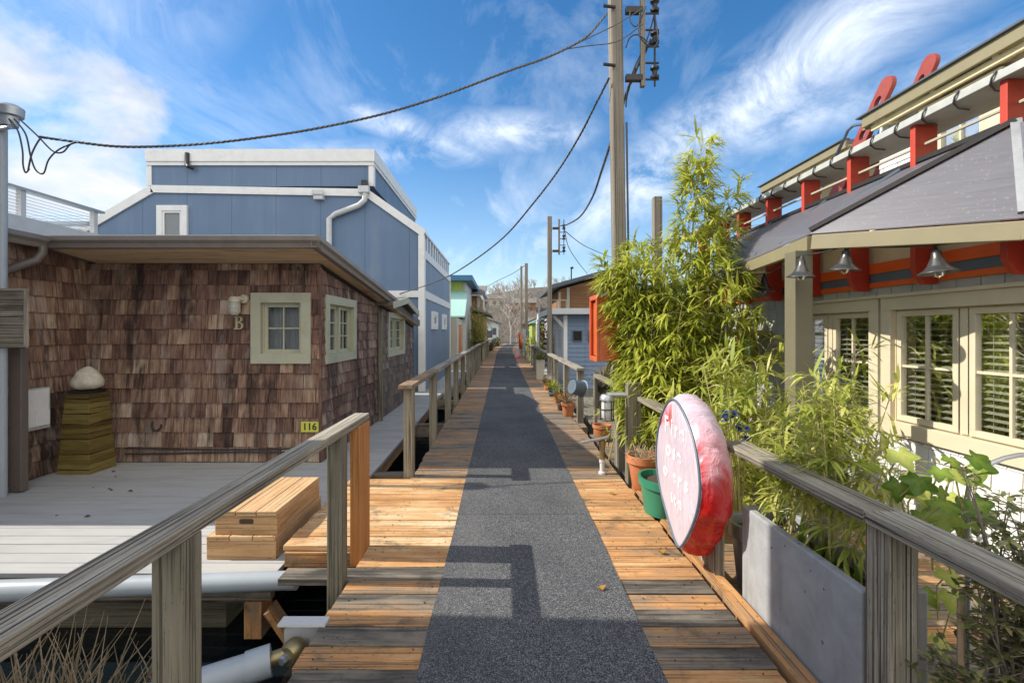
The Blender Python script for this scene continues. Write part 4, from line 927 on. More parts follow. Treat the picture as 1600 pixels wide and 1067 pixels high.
for j,(k,dx,e) in enumerate(prof):
    for i in range(nseg):
        t=2*math.pi*i/nseg; u,v=outline(t)
        wr=1+((.012 if v>-.1 else .024)*math.sin(13*t+ph[j%8]*.3+j*.5)+.009*math.sin(29*t+ph[(j+3)%8]*.4))*(1 if NF+2<=j<=NF+5 else (.3 if j>NF else .0))
        sag=.0 if v>0 else .02*math.sin(t*7+1)
        zz=v*k*wr-(.04*(dx/.2) if v<0 else 0)
        ex_=bulge(u*k,v*k)*(1 if j<NF else 0)
        pts.append(V((cx,cy,cz))+m3@V((dx+e+ex_, u*k*wr, zz)))
fs=[];
for j in range(len(prof)-1):
    for i in range(nseg): fs.append((j*nseg+i,j*nseg+(i+1)%nseg,(j+1)*nseg+(i+1)%nseg,(j+1)*nseg+i))
b0=len(mb.v); mb.v.extend([tuple(p) for p in pts])
for q,f in enumerate(fs):
    j=q//nseg; i=q%nseg; t=2*math.pi*i/nseg; u,v=outline(t)
    mb.f.append(f); mb.uv.append([(u,v)]*4)
    if j<NF+1:                                     # front: faded, a red patch high at the far side
        z_=v*prof[j][0]; uu=u*prof[j][0]
        tone=1.9 - (2.0 if (z_>.26 and uu>.02 and z_<.40) else 0)
    else: tone=.24
    if j>=NF+6: tone=.2
    mb.t.append(tone)
cv=mb.build('cover',M['redcloth'],o,smooth=True)
a=MB(); pp=[]
for i in range(nseg+1):
    u,v=outline(2*math.pi*i/nseg); pp.append(V((cx,cy,cz))+m3@V((-.003,u*.985,v*.985)))
a.tube(pp,.0075,6,caps=False); a.build('piping',M['slate'],o,smooth=True)
def onface(s,size,u,v,rot=0): 
    me=textmesh(s,size,.0004,.004); me.name='lettering'; me.materials.clear(); me.materials.append(M['textwhite'])
    for vv in me.vertices:
        x_,y_=vv.co.x*math.cos(rot)-vv.co.y*math.sin(rot),vv.co.x*math.sin(rot)+vv.co.y*math.cos(rot); uu,v2=u-x_,v+y_
        vv.co=V((cx,cy,cz))+m3@V((bulge(uu,v2)-.0022-vv.co.z,uu,v2))-WP[o.name]
    ob=bpy.data.objects.new('lettering',me); C.objects.link(ob); ob.parent=o
onface('F i r e',.15,-.03,.27,-.12); onface('o s e',.14,.0,.12,-.1); onface('o   e r s',.125,-.01,-.03,-.1); onface('a t e',.11,-.02,-.17,-.1)
b=MB(); b.box(1.30,1.33,2.98,3.06,.66,.74,.5); b.box(1.30,1.36,2.9,3.12,-.1,.78,.5,2); b.build('reel_mount',M['rail'],o)

# ================================================================ PLANTERS / POTS
def pot(name,c,r0,r1,h,mat,label,cat='pot',group=None,rim=True,sx=1,sy=1,soil=True):
    o=thing(name,c,label,cat,group); a=MB(); x,y,z=c
    pr=[(r0*.9,0),(r0,.01)]
    if rim: pr+=[(r0+(r1-r0)*.78,h*.78),(r1*1.06,h*.79),(r1*1.08,h),(r1*.95,h),(r1*.9,h*.82)]
    else: pr+=[(r1,h),(r1*.93,h),(r1*.9,h*.85)]
    a.lathe(pr,c,24,sx=sx,sy=sy); a.build('body',mat,o,smooth=True)
    if soil: a=MB(); a.lathe([(0,h*.86),(r1*.94,h*.85)],c,20,sx=sx,sy=sy); a.build('soil',M['soil'],o)
    return o
def leaf(mb,p,d,L,W,tone,droop=.3,up=V((0,0,1))):
    d=V(d).normalized(); s_=d.cross(up)
    s_=s_.normalized() if s_.length>1e-3 else V((1,0,0))
    p1=p+d*L*.32; d2=(d-V((0,0,droop))).normalized(); p2=p1+d2*L*.34; d3=(d2-V((0,0,droop))).normalized(); p3=p2+d3*L*.34
    w1=s_*W*.5; w2=s_*W*.42; b=len(mb.v)
    mb.v.extend([tuple(p),tuple(p1+w1),tuple(p1-w1),tuple(p2+w2),tuple(p2-w2),tuple(p3)])
    for f in ((0,1,2),(2,1,3,4),(4,3,5)): mb.f.append(tuple(b+k for k in f)); mb.uv.append([(0,0)]*len(f)); mb.t.append(tone)
def randdir(rng,zlo=-.3,zhi=.8):
    a=rng.uniform(0,6.283); z=rng.uniform(zlo,zhi); r=math.sqrt(max(0,1-z*z)); return V((r*math.cos(a),r*math.sin(a),z))
def bamboo(o,culms,leafL,leafW,mat,seed,branch=(.12,.34),start=.25,step=.1,fans=(5,9),droop=.25,tone0=.5,culmr=.009,maxl=99999):
    rng=random.Random(seed); st=MB(); lf=MB(); tw=MB(); cnt=0
    for (b,tip,bend) in culms:
        b=V(b);tip=V(tip); L=(tip-b).length; pts=[]
        mid=b.lerp(tip,.55)+V((-bend[0],-bend[1],0))*.5
        n=14
        for k in range(n+1):
            t=k/n; pts.append(b*(1-t)**2+mid*2*t*(1-t)+tip*t*t)
        st.tube(pts,[culmr*(1-.75*k/n) for k in range(n+1)],6,rng.random())
        t=start
        ct=rng.uniform(-.18,.18)
        while t<=1.0:
            f=t*n; i=min(n-1,int(f)); p=pts[i].lerp(pts[i+1],f-i)
            nb=1 if t<.97 else 3
            for _ in range(rng.choice([1,2,2])):
                d=randdir(rng,-.1,.75); bl=rng.uniform(*branch)*(1.15-.75*t); e=p+d*bl
                tw.tube([p,p.lerp(e,.5)+V((0,0,.02)),e],.0022,3,.5,False)
                k=rng.randint(*fans); base=tone0+ct+rng.uniform(-.2,.2)
                for q in range(k):
                    pos=p.lerp(e,rng.uniform(.72,1)); dd=(d*.9+randdir(rng,-.5,.5)*.8+V((0,0,-.1)))
                    leaf(lf,pos,dd,leafL*rng.uniform(.6,1.2),leafW*rng.uniform(.7,1.2),max(0,min(1,base+rng.uniform(-.22,.22))),rng.uniform(.05,droop*2)); cnt+=1
            t+=step*rng.uniform(.6,1.3)/max(L,.5)
    st.build('stems',M['culm'],o,smooth=True); tw.build('twigs',M['culm'],o); lf.build('foliage',mat,o)
    return cnt
# tall bamboo clump by the pole
rng=random.Random(21); cul=[]
o=thing('bamboo',(1.95,5.2,-.12),'tall yellow green bamboo clump beside the utility pole, highest of the bamboos','bamboo')
cul.append(((2.0,5.3,-.1),(2.20,5.2,3.60),(.25,0))); cul.append(((2.05,5.3,-.1),(2.12,5.25,3.35),(.2,0))); cul.append(((2.1,5.3,-.1),(2.62,5.35,3.10),(.2,0))); cul.append(((2.0,5.3,-.1),(2.16,5.15,3.38),(.22,.05)))
cul.append(((2.1,5.3,-.1),(2.45,5.2,2.95),(.2,0)))
for i in range(8): cul.append(((1.75+rng.uniform(-.1,.15),5.2+rng.uniform(-.1,.05),-.1),(rng.uniform(1.12,1.5),rng.uniform(5.0,5.2),rng.uniform(1.95,2.35)),(-.3,0)))
for i in range(36):
    bx=1.98+rng.gauss(0,.3); by=5.2+rng.gauss(0,.22); tx=max(1.5,bx+rng.uniform(-.75,.75)); ty=by+rng.uniform(-.5,.35); tz=rng.uniform(1.3,2.75)-abs(tx-1.95)*.5
    cul.append(((bx,by,-.1),(tx,ty,tz),(rng.uniform(-.1,.1),0)))
n1=bamboo(o,cul,.235,.023,M['bamboo'],5,branch=(.14,.42),start=.26,step=.075,fans=(8,13),droop=.35,tone0=.6)
# middle clump
o=thing('bamboo',(2.0,4.0,-.12),'leafy lower bamboo between the hose cover and the cream house wall','bamboo')
cul=[]
for i in range(24):
    bx=1.95+rng.gauss(0,.28); by=3.95+rng.gauss(0,.3); cul.append(((bx,by,-.1),(bx+rng.uniform(-.4,.5),by+rng.uniform(-.4,.3),rng.uniform(.75,1.35)),(rng.uniform(-.1,.1),0)))
n2=bamboo(o,cul,.19,.022,M['bamboo_pale'],6,branch=(.12,.32),start=.25,step=.10,fans=(5,8),droop=.25,tone0=.55)
# concrete planter
o=thing('concrete_planter',(1.55,2.25,0),'long grey concrete trough planter below the right railing','planter')
y0,y1,x0,x1,zt=1.80,2.70,1.365,1.62,.51
a=MB(); a.hexa([(x0+.0,y0,-.1),(x0+.045,y0,-.1),(x0,y1,-.1),(x0+.045,y1,-.1),(x0,y0,zt),(x0+.045,y0,zt),(x0,y1,zt),(x0+.045,y1,zt)],.5,1)
a.box(x1-.045,x1,y0,y1,-.1,zt,.5,1); a.box(x0+.0455,x1-.0455,y0,y0+.045,-.1,zt-.001,.5,0); a.box(x0+.0455,x1-.0455,y1-.045,y1,-.1,zt-.001,.5,0); a.box(x0+.046,x1-.046,y0+.046,y1-.046,-.1,-.06)
a.build('trough',M['concrete'],o,bevel=.008)
a=MB(); pts=[]; 
for j in range(9):
    for i in range(7): pts.append((x0+.045+(x1-x0-.09)*i/6,y0+.045+(y1-y0-.09)*j/8,zt-.09+rng.uniform(-.015,.02)))
a.idx(pts,[(j*7+i,j*7+i+1,j*7+i+8,j*7+i+7) for j in range(8) for i in range(6)]); a.build('soil',M['soil'],o)
o=thing('bamboo',(1.6,2.3,.42),'pale thin stemmed bamboo growing in the concrete planter','bamboo')
cul=[]
for i in range(22):
    bx=rng.uniform(1.47,1.57); by=rng.uniform(2.02,2.62); cul.append(((bx,by,.42),(bx+rng.uniform(-.03,.36),by+rng.uniform(-.16,.3),rng.uniform(.8,1.36)),(rng.uniform(-.08,.05),0)))
n3=bamboo(o,cul,.15,.0155,M['bamboo_pale'],9,branch=(.07,.18),start=.22,step=.085,fans=(3,7),droop=.3,tone0=.62,culmr=.006)
# green sprouts at the planter foot + litter
print('leaves',n1,n2,n3)
pot('plant_pot',(1.62,2.98,-.12),.13,.17,.42,M['galv'],'dark metal pot behind the hose cover next to the concrete planter')
pt=pot('plant_pot',(1.34,4.50,-.004),.10,.15,.33,M['terracotta'],'terracotta pot of dry stalks left of the hose cover')
a=MB()
for i in range(60):
    q=randdir(rng,.2,1); p=V((1.34+rng.gauss(0,.05),4.5+rng.gauss(0,.05),.28)); a.tube([p,p+q*.1,p+q*.17+V((0,0,-.02))],.003,3,.5,False)
a.build('dry_stalks',M['grass_dry'],pt)
pot('plant_pot',(1.30,3.92,-.004),.12,.155,.30,M['greenpot'],'glossy green plastic pot partly behind the hose cover',sx=1,sy=1.35)
pot('plant_pot',(1.66,5.45,-.12),.15,.2,.3,M['bluepot'],'dark blue glazed pot at the foot of the pole')
pot('plant_pot',(1.47,7.0,-.1),.1,.13,.22,M['terracotta'],'small terracotta pot behind the thin rail post')
# galvanised drum and terracotta near the far right rail end
o=thing('metal_drum',(1.45,7.45,.35),'dark blue grey round tub hung on the far right railing end','tub')
a=MB(); mm=Matrix.Rotation(rad(-75),3,'Y')@Matrix.Rotation(rad(25),3,'X'); a.lathe([(0,.0),(.12,.0),(.13,.01),(.12,.02),(.11,.2),(0,.2)],(1.24,7.35,.60),22,mm); a.build('tub_body',M['slate'],o,smooth=True)
a=MB(); a.lathe([(.128,-.006),(.138,.0),(.128,.008),(.12,0)],(1.24,7.35,.60),22,mm); a.build('rim',M['bluegrey'],o,smooth=True)
pt=pot('plant_pot',(1.16,8.35,0.0),.085,.12,.24,M['terracotta'],'terracotta pot with grey tuft at the foot of the far right railing')
def tuft(par,c,n,L,mat,name='foliage',seed=1,W=.014,spread=1.,zl=.2):
    rg=random.Random(seed); a=MB()
    for i in range(n): leaf(a,V(c)+V((rg.gauss(0,.04)*spread,rg.gauss(0,.04)*spread,0)),randdir(rg,zl,1),L*rg.uniform(.6,1.2),W,rg.random(),.25)
    a.build(name,mat,par)
tuft(pt,(1.16,8.35,.2),90,.26,M['grass_dry'],seed=2)
pt=pot('plant_pot',(1.12,8.95,0),.07,.1,.2,M['soil'],'small dark pot with reddish plant beside the far right railing')
tuft(pt,(1.12,8.95,.18),110,.2,M['hops'],seed=3,W=.025)
# lamp on the greenish post and the red cabinet on the pole
o=thing('bulkhead_lamp',(1.22,4.8,.72),'white caged jelly jar lamp hanging on the greenish rail post','lamp')
c=(1.06,4.80,.80); a=MB(); a.tube([(1.33,4.82,.84),(1.2,4.81,.85),(1.06,4.80,.85)],.032,12); a.lathe([(0,.06),(.055,.055),(.072,.03),(.074,.0),(.055,0)],c,18); a.build('lamp_body',M['galv'],o,smooth=True)
a=MB(); a.lathe([(.054,.0),(.058,-.08),(.055,-.17),(.035,-.195),(0,-.2)],c,18); a.build('jar_glass',M['whitegrey'],o,smooth=True)
a=MB()
for k in range(6):
    q=k*math.pi/3; a.tube([(c[0]+.066*math.cos(q),c[1]+.066*math.sin(q),c[2]),(c[0]+.066*math.cos(q),c[1]+.066*math.sin(q),c[2]-.2)],.005,5)
for zz in (.01,-.09,-.2): a.tube([(c[0]+.066*math.cos(t*.3927),c[1]+.066*math.sin(t*.3927),c[2]+zz) for t in range(17)],.006,5,caps=False)
a.build('cage',M['iron'],o)
o=thing('stand_pipe',(1.02,4.98,0),'brass water stand pipe with a grey lever beside the greenish post','stand pipe')
a=MB(); a.lathe([(.04,0),(.04,.02),(.026,.03),(.026,.12),(.032,.12),(.032,.15),(.027,.15)],(1.05,4.98,.0),14); a.build('pipe',M['whitegrey'],o,smooth=True)
a=MB(); a.lathe([(.027,.15),(.03,.3),(.038,.3),(.038,.34),(.02,.36),(0,.37)],(1.05,4.98,.0),14); a.build('valve',M['brass'],o,smooth=True)
a=MB(); a.beam((1.12,4.98,.385),(.82,4.93,.34),.045,.025); a.build('lever',M['galv'],o,bevel=.008)
o=thing('power_box',(1.40,4.72,0),'beige electrical box at the foot of the greenish post','box')
a=MB(); a.box(1.33,1.46,4.62,4.755,.03,.27,.5); a.build('box_body',M['beige'],o,bevel=.01)
a=MB(); a.box(1.345,1.445,4.605,4.618,.05,.25,.5); a.build('cover',M['beige'],o,bevel=.005)
a=MB(); a.tube([(1.38,4.69,-.03),(1.38,4.69,.03)],.03,12); a.build('conduit',M['galv'],o,smooth=True)
o=thing('fire_cabinet',(1.22,5.35,1.53),'orange red open fronted fire cabinet fixed to the utility pole','cabinet')
x0,x1,y0,y1,z0,z1=1.06,1.32,5.35,5.76,1.16,1.90
a=MB(); a.box(x0+.03,x1,y0,y0+.02,z0,z1,.5,2); a.box(x0+.03,x1,y1-.02,y1,z0,z1,.5,2); a.box(x0+.03,x1,y0+.0205,y1-.0205,z1-.02,z1,.5); a.box(x0+.03,x1,y0+.0205,y1-.0205,z0,z0+.02,.5); a.box(x1-.02,x1-.001,y0+.0205,y1-.0205,z0+.0205,z1-.0205,.5); a.build('cabinet_body',M['cabinet'],o,bevel=.006)
a=MB(); frame(a,(x0+.03,0,0),(0,1,0),(-1,0,0),y0-.012,y1+.012,z0-.012,z1+.012,.055,.0,.03); a.build('door_frame',M['cabinet'],o,bevel=.006)
a=MB(); a.box(x0+.038,x0+.046,y0+.05,y1-.05,z0+.05,z1-.05,.5); a.build('inner_panel',M['cabinet'],o)

# ================================================================ climber, ivy, hoop at the right edge
o=thing('trellis_hoop',(1.75,1.7,0),'grey bent plastic hoop standing in the plants at the right edge','hoop')
a=MB(); x=1.72; pts=[(1.72,1.75,-.1),(1.72,1.75,.9)]+[(1.72+.24-.24*math.cos(t),1.75,.9+.145*math.sin(t)) for t in [math.pi*k/14 for k in range(1,14)]]+[(2.2,1.75,.9),(2.2,1.75,-.1)]
a.tube(pts,.0085,10); tag(a.build('hoop_tube',M['galv'],o,smooth=True))
a=MB(); a.tube([(1.50,1.55,-.1),(1.505,1.555,.62)],.0095,8); tag(a.build('garden_cane',M['stake'],smooth=True,origin=(1.5,1.55,0)),'tan garden cane standing upright behind the near right railing','cane')
pot('plant_pot',(1.62,1.5,-.12),.13,.17,.40,M['bluepot'],'dark blue glazed pot at the bottom right corner')
o=thing('lobed_ivy',(1.85,1.85,.3),'glossy light green lobed ivy behind the near right railing','ivy')
rg=random.Random(4); lf=MB(); st=MB()
def lobed(mb,p,n,fw,s,tone):
    n=V(n).normalized(); f=(V(fw)-n*V(fw).dot(n)).normalized(); r=n.cross(f)
    NL=40; key=[(0,1.0),(38,.50),(68,.86),(105,.46),(138,.62),(180,.12)]; rings=[.36,.7,1.0]; b=len(mb.v); mb.v.append(tuple(p+n*.03*s)); cup=rg.uniform(-.30,-.08)
    for rg_ in rings:
        for k in range(NL):
            a_=(360*k/NL+180)%360-180; aa=abs(a_)
            for (a0,r0),(a1,r1) in zip(key,key[1:]):
                if a0<=aa<=a1:
                    t=(aa-a0)/(a1-a0); w=t*t*(3-2*t) ; rr=r0+(r1-r0)*(t**.8 if r1<r0 else 1-(1-t)**.8); break
            rad_=rr*rg_; q=rad(a_); ridge=.05*math.cos(rad(a_)*360/70)*rg_
            z=cup*rad_**2+ridge*rad_; mb.v.append(tuple(p+f*math.cos(q)*rad_*s+r*math.sin(q)*rad_*s+n*z*s))
    for k in range(NL):
        k2=(k+1)%NL; mb.f.append((b,b+1+k,b+1+k2)); mb.uv.append([(0,0)]*3); mb.t.append(min(1,tone+.18))
        for j in range(2):
            mb.f.append((b+1+j*NL+k,b+1+(j+1)*NL+k,b+1+(j+1)*NL+k2,b+1+j*NL+k2)); mb.uv.append([(0,0)]*4); mb.t.append(max(0,min(1,tone+(.08 if j==0 else -.06))))
for i in range(32):
    p=V((rg.uniform(1.60,1.95),rg.uniform(1.72,2.1),rg.uniform(.25,1.05)))
    if i<18: p=V((rg.uniform(1.52,1.80),rg.uniform(1.66,1.85),rg.uniform(.78,1.06)))
    nrm=V((rg.uniform(-.9,.1),rg.uniform(-1,-.3),rg.uniform(.3,1.1)))
    lobed(lf,p,nrm,V((rg.uniform(-.6,.6),-.4,-.8)),rg.uniform(.05,.082),rg.random()); st.tube([p,p+V((rg.uniform(-.03,.06),.06,-.08)),p+V((.05,.1,-.25))],.003,4,.5,False)
st.build('stems',M['culm'],o); lf.build('foliage',M['ivy'],o,smooth=True)
def twigshrub(o,c,size,nst,seed,mat,L=.035,W=.014,lfn=10,base=None):
    rg=random.Random(seed); tw=MB(); lf=MB()
    for i in range(nst):
        p=V(base or c)+V((rg.gauss(0,.05),rg.gauss(0,.05),0)); tgt=V(c)+V((rg.uniform(-1,1)*size[0],rg.uniform(-1,1)*size[1],rg.uniform(.1,1)*size[2]))
        mid=p.lerp(tgt,.5)+V((rg.uniform(-.08,.08),rg.uniform(-.08,.08),rg.uniform(0,.12))); pts=[p*(1-t)**2+mid*2*t*(1-t)+tgt*t*t for t in [k/8 for k in range(9)]]
        tw.tube(pts,[.006*(1-k/10) for k in range(9)],4,.5,False)
        for k in range(lfn):
            t=rg.uniform(.3,1); j=min(7,int(t*8)); q=pts[j].lerp(pts[j+1],t*8-j); d_=randdir(rg,-.4,.8); e=q+d_*rg.uniform(.03,.12)
            tw.tube([q,e],.0016,3,.5,False)
            for _ in range(4): leaf(lf,q.lerp(e,rg.uniform(.4,1)),randdir(rg,-.5,.7),L*rg.uniform(.6,1.3),W*rg.uniform(.7,1.3),rg.random(),.2)
    tw.build('twigs',M['twig'],o); lf.build('foliage',mat,o)
o=thing('twiggy_shrub',(1.62,1.5,.28),'twiggy small leaved shrub spilling over the near right railing','shrub')
twigshrub(o,(1.66,1.42,.2),(.24,.2,.88),60,8,M['shrub'],lfn=15,base=(1.62,1.5,.25))
o=thing('blue_flower',(1.95,3.4,.4),'small blue flowers among the bamboo right of the hose cover','flowers')
rg=random.Random(5); a=MB(); st=MB()
for i in range(9):
    c=V((1.62+rg.uniform(-.07,.07),3.3+rg.uniform(-.1,.1),rg.uniform(.72,.95))); st.tube([(1.65,3.3,.0),c],.004,4,.5,False)
    for k in range(12): leaf(a,c,randdir(rg,-.4,1),.045,.022,rg.random(),.1)
st.build('stems',M['culm'],o); a.build('petals',M['blueflower'],o)
# leaf litter, brick and sprouts in the trough
o_=[q for q in C.objects if q.name=='concrete_planter'][0]
rg=random.Random(12); a=MB()
for i in range(160): leaf(a,V((rg.uniform(1.46,1.53),rg.uniform(1.92,2.58),.43)),randdir(rg,-.1,.35),rg.uniform(.025,.045),.014,rg.random()*.8,.2)
a.build('leaf_litter',M['hops'],o_)
a=MB()
for i in range(26):
    p=V((rg.uniform(1.43,1.5),rg.uniform(1.95,2.4),.41)); leaf(a,p,V((rg.uniform(-.4,.4),rg.uniform(-.6,.2),1)),rg.uniform(.1,.2),.022,rg.random(),.2)
a.build('sprouts',M['ivy'],o_)
# ================================================================ POLES AND CABLES
def rack(o,x,y,zs,s=1.):
    for z in zs:
        a=MB(); a.beam((x+.06*s,y-.02,z),(x+.26*s,y-.02,z),.07*s,.07*s); a.build('rack_arm',M['iron'],o)
    a=MB(); a.box(x+.24*s,x+.29*s,y-.05,y+.01,zs[0]-.1,zs[-1]+.25,.4,2); a.build('rack_bar',M['pole'],o)
    z=zs[0]-.02
    a=MB(); a.tube([(x+.41*s,y-.03,zs[0]-.1),(x+.41*s,y-.03,zs[-1]+.25)],.012*s,6); 
    k=0
    while z<zs[-1]+.25:
        a.tube([(x+.28*s,y-.03,z),(x+.46*s,y-.03,z)],.012*s,6); z+=.2*s
    a.build('rack_rods',M['iron'],o)
    for z in (zs[0]+.06*s,(zs[0]+zs[-1])/2+.07*s,zs[-1]+.05*s):
        a=MB(); a.lathe([(.02*s,-.075*s),(.05*s,-.07*s),(.055*s,-.045*s),(.03*s,-.02*s),(.03*s,.02*s),(.055*s,.045*s),(.05*s,.07*s),(.02*s,.075*s)],(x+.41*s,y-.03,z),12); a.build('insulator',M['iron'],o,smooth=True)
def pole(x,y,w,h,label,lean=0.,group='wooden utility poles'):
    o=thing('utility_pole',(x,y,-.3),label,'utility pole',group)
    a=MB(); a.hexa([(x+lean*(z+.3)+sx*ww,y+sy*ww,z) for z,ww in ((-1.5,w/2),(h,w*.47)) for sy in (-1,1) for sx in (-1,1)],.5,2); a.build('shaft',M['pole'],o,bevel=w*.12)
    return o
p1=pole(1.405,5.55,.152,6.4,'tall square wooden utility pole rising from the bamboo, nearest one',-.015)
rack(p1,1.37,5.50,(4.42,5.2),.95)
for zz in (4.55,5.22): 
    a=MB(); a.tube([(1.16,5.44,zz+.01),(1.30,5.45,zz)],.018,8); a.build('bolt',M['iron'],p1,smooth=True)
a=MB(); a.tube([(1.493-.015*(z+.3),5.46,z) for z in (.2,1,2,3,3.9)],.012,6); a.build('conduit',M['cable'],p1,smooth=True)
p2=pole(1.32,13.25,.13,4.7,'second wooden utility pole along the right railing, with insulator rack')
rack(p2,1.34,13.2,(3.72,4.35),.9)
pole(1.36,27,.19,5.35,'third wooden utility pole farther along the right railing, carrying a pale blue box')
pole(1.36,34,.17,6.15,'far wooden utility pole just behind the third one')
pole(2.22,6.8,.13,3.42,'grey wooden pole top showing above the bamboo',0)
# fallen wires at the pole rack
def cable(pts,r,label,cat='cable',group='overhead cables',twist=0,mat='cablegrey',name='overhead_cable'):
    pts=[V(p) for p in pts]; out=[]
    n=len(pts)
    for i in range(n-1):
        p0=pts[max(i-1,0)];p1_=pts[i];p2_=pts[i+1];p3=pts[min(i+2,n-1)]
        for k in range(8):
            t=k/8; out.append(.5*((2*p1_)+(p2_-p0)*t+(2*p0-5*p1_+4*p2_-p3)*t*t+(3*p1_-p0-3*p2_+p3)*t**3))
    out.append(pts[-1]); a=MB()
    if twist:
        fine=[]
        for i in range(len(out)-1):
            L=(out[i+1]-out[i]).length; k=max(1,int(L/(twist/7)))
            for j in range(k): fine.append(out[i].lerp(out[i+1],j/k))
        fine.append(out[-1]); acc=0; st=[[],[],[]]
        for i,p in enumerate(fine):
            if i: acc+=(p-fine[i-1]).length
            d=(fine[min(i+1,len(fine)-1)]-fine[max(i-1,0)]).normalized(); u=d.cross(V((0,0,1))).normalized(); w_=u.cross(d)
            for s_ in range(3):
                q=acc/twist*6.283+s_*2.094; st[s_].append(p+(u*math.cos(q)+w_*math.sin(q))*r*1.05)
        for s_ in range(3): a.tube(st[s_],r,5,.2+.3*s_)
    else: a.tube(out,r,6,.5)
    return tag(a.build(name,M[mat],smooth=True,origin=out[len(out)//2]),label,cat,group)
def pxl(lst,Y0,Y1):
    x0,x1=lst[0][0],lst[-1][0]
    return [P(x,y,Y0+(Y1-Y0)*(x-x0)/(x1-x0)) for x,y in lst]
cable(pxl([(60,214),(110,221),(180,229),(250,229),(330,224),(420,213),(500,200),(600,178),(700,147),(790,113),(850,92),(890,74),(920,55),(948,22)],4.7,5.45),.0072,'thick twisted overhead cable from the left mast to the tall pole top',twist=.16)
cable(pxl([(890,74),(930,55),(968,36),(1010,10)],5.42,5.40),.006,'upper cable tail running from the splice across the pole to the rack')
cable(pxl([(878,78),(920,72),(965,65),(1005,38)],5.41,5.40),.006,'lower curving cable tail running from the splice across the pole to the rack')
cable([P(952,122,5.45),P(930,165,5.7),P(905,214,6.1),P(870,270,6.7),P(830,322,7.4),P(790,368,8.2),P(745,404,9.2),P(700,432,10.6),P(660,448,12.1),P(625,459,12.95)],.0075,'twisted service cable falling from the tall pole to the blue house corner',twist=.2)
cable([P(1018,62,5.5),P(985,130,5.75),P(955,222,6.6),P(940,268,7.8),P(925,310,9.5),P(905,340,11.5),P(880,354,13.2)],.011,'twisted cable running from the tall pole to the second pole',twist=.3)
cable([P(882,358,13.2),P(888,385,14.5),P(902,408,17),P(918,428,21.5)],.012,'cable dropping steeply from the second pole to the brown wood house')
cable([P(884,362,13.2),P(915,385,15.5),P(960,404,19)],.012,'cable running right from the second pole into the bamboo')
cable([P(820,415,27),P(800,428,28),P(775,440,29.5),P(745,458,31.5)],.018,'thin far cable from the third pole to the left roofs')
# loops at mast and at rack
for pts,lb in ((([P(14,186,4.7),P(28,205,4.68),P(35,235,4.66),P(36,258,4.66),P(40,270,4.66),P(46,264,4.66)]),'shortest black service loop hanging from the left mast cap'),
               (([P(22,186,4.7),P(40,210,4.68),P(48,245,4.66),P(56,266,4.66),P(68,271,4.66),P(76,250,4.68),P(92,234,4.68),P(118,222,4.7)]),'longest black service loop under the left mast cap, deepest sag'),
               (([P(30,186,4.7),P(58,212,4.68),P(82,236,4.68),P(98,238,4.68),P(110,226,4.7),P(124,222,4.7)]),'black service loop from the mast cap to the twisted cable splice'),
               (([P(44,266,4.66),P(50,240,4.66),P(62,218,4.68),P(70,215,4.7)]),'thin black service tail rising to the cable end')):
    cable(pts,.0075,lb,mat='cable',group='service loops at the mast',name='service_cable')
for k,(pts,lb) in enumerate(((([P(1030,-10,5.5),P(1018,40,5.48),P(1006,75,5.47),P(990,110,5.5),P(980,150,5.62),P(978,168,5.7)]),'grey cable bundle slanting down behind the pole rack'),
          (([P(985,18,5.4),P(984,32,5.38),P(992,42,5.36),P(1000,34,5.36),P(1008,12,5.38)]),'small black jumper loop at the top of the rack'),
          (([P(1000,20,5.36),P(998,52,5.34),P(1006,66,5.34),P(1020,74,5.36),P(1028,62,5.4),P(1024,30,5.45)]),'long black jumper loop around the rack insulators'),
          (([P(978,75,5.42),P(984,60,5.4),P(996,55,5.38),P(1012,66,5.38)]),'black jumper wire bending from pole to insulator'))):
    cable(pts,.008,lb,mat='cable',group='jumper wires at the pole rack',name='jumper_wire')

# ================================================================ FAR LEFT HOUSES
def bx(par,name,mat,x0,x1,y0,y1,z0,z1,L=None):
    a=MB(); a.box(x0,x1,y0,y1,z0,z1,.5,L); return a.build(name,mat,par)
o=thing('lime_house',(-4,24,0),'lime green house with blue flat roof and pale teal porch roof','house')
bx(o,'wall',M['lime'],-7,-1.98,23.5,29,-.3,3.94); bx(o,'roof',M['blueroof'],-8,-1.46,22.9,29.5,3.95,4.2)
bx(o,'side_panel',M['whitegrey'],-1.975,-1.84,23.7,28.6,-.3,3.94)
a=MB(); a.hexa([(x,yy,z+dz) for dz in (0,.07) for yy,z in ((21.7,2.12),(23.48,3.42)) for x in (-8,-1.72)],.5,0); a.build('porch_roof',M['teal'],o)
a=MB(); a.prism([(21.9,2.1),(23.4,3.3),(24.6,2.1)],(-1.85,0,0),(0,1,0),(0,0,1),(-.1,0,0)); a.build('porch_gable',M['slate'],o)
bx(o,'porch_wall',M['beige'],-7,-1.95,20.0,23.4,-.3,2.05)
a=MB(); frame(a,(-1.945,0,0),(0,1,0),(1,0,0),20.3,22.5,.0,1.9,.12,0,.03); a.build('door_frame',M['whitegrey'],o)
bx(o,'door',M['orangedoor'],-1.94,-1.92,20.45,22.35,.02,1.76); 
bx(o,'pipe',M['whitegrey'],-1.94,-1.86,20.02,20.12,-.3,2.05)
o=thing('ochre_house',(-4,28,0),'ochre wood house with stepped grey roofs behind the yellow bush','house')
bx(o,'wall',M['ochre'],-6,-1.08,28,33,-.3,2.5); bx(o,'upper_wall',M['brownwood'],-6,-1.35,28.5,33,2.6,3.62)
for k in range(8): bx(o,'batten',M['palewood'],-5+.5*k-.04,-5+.5*k+.04,28.44,28.495,2.65,3.6)
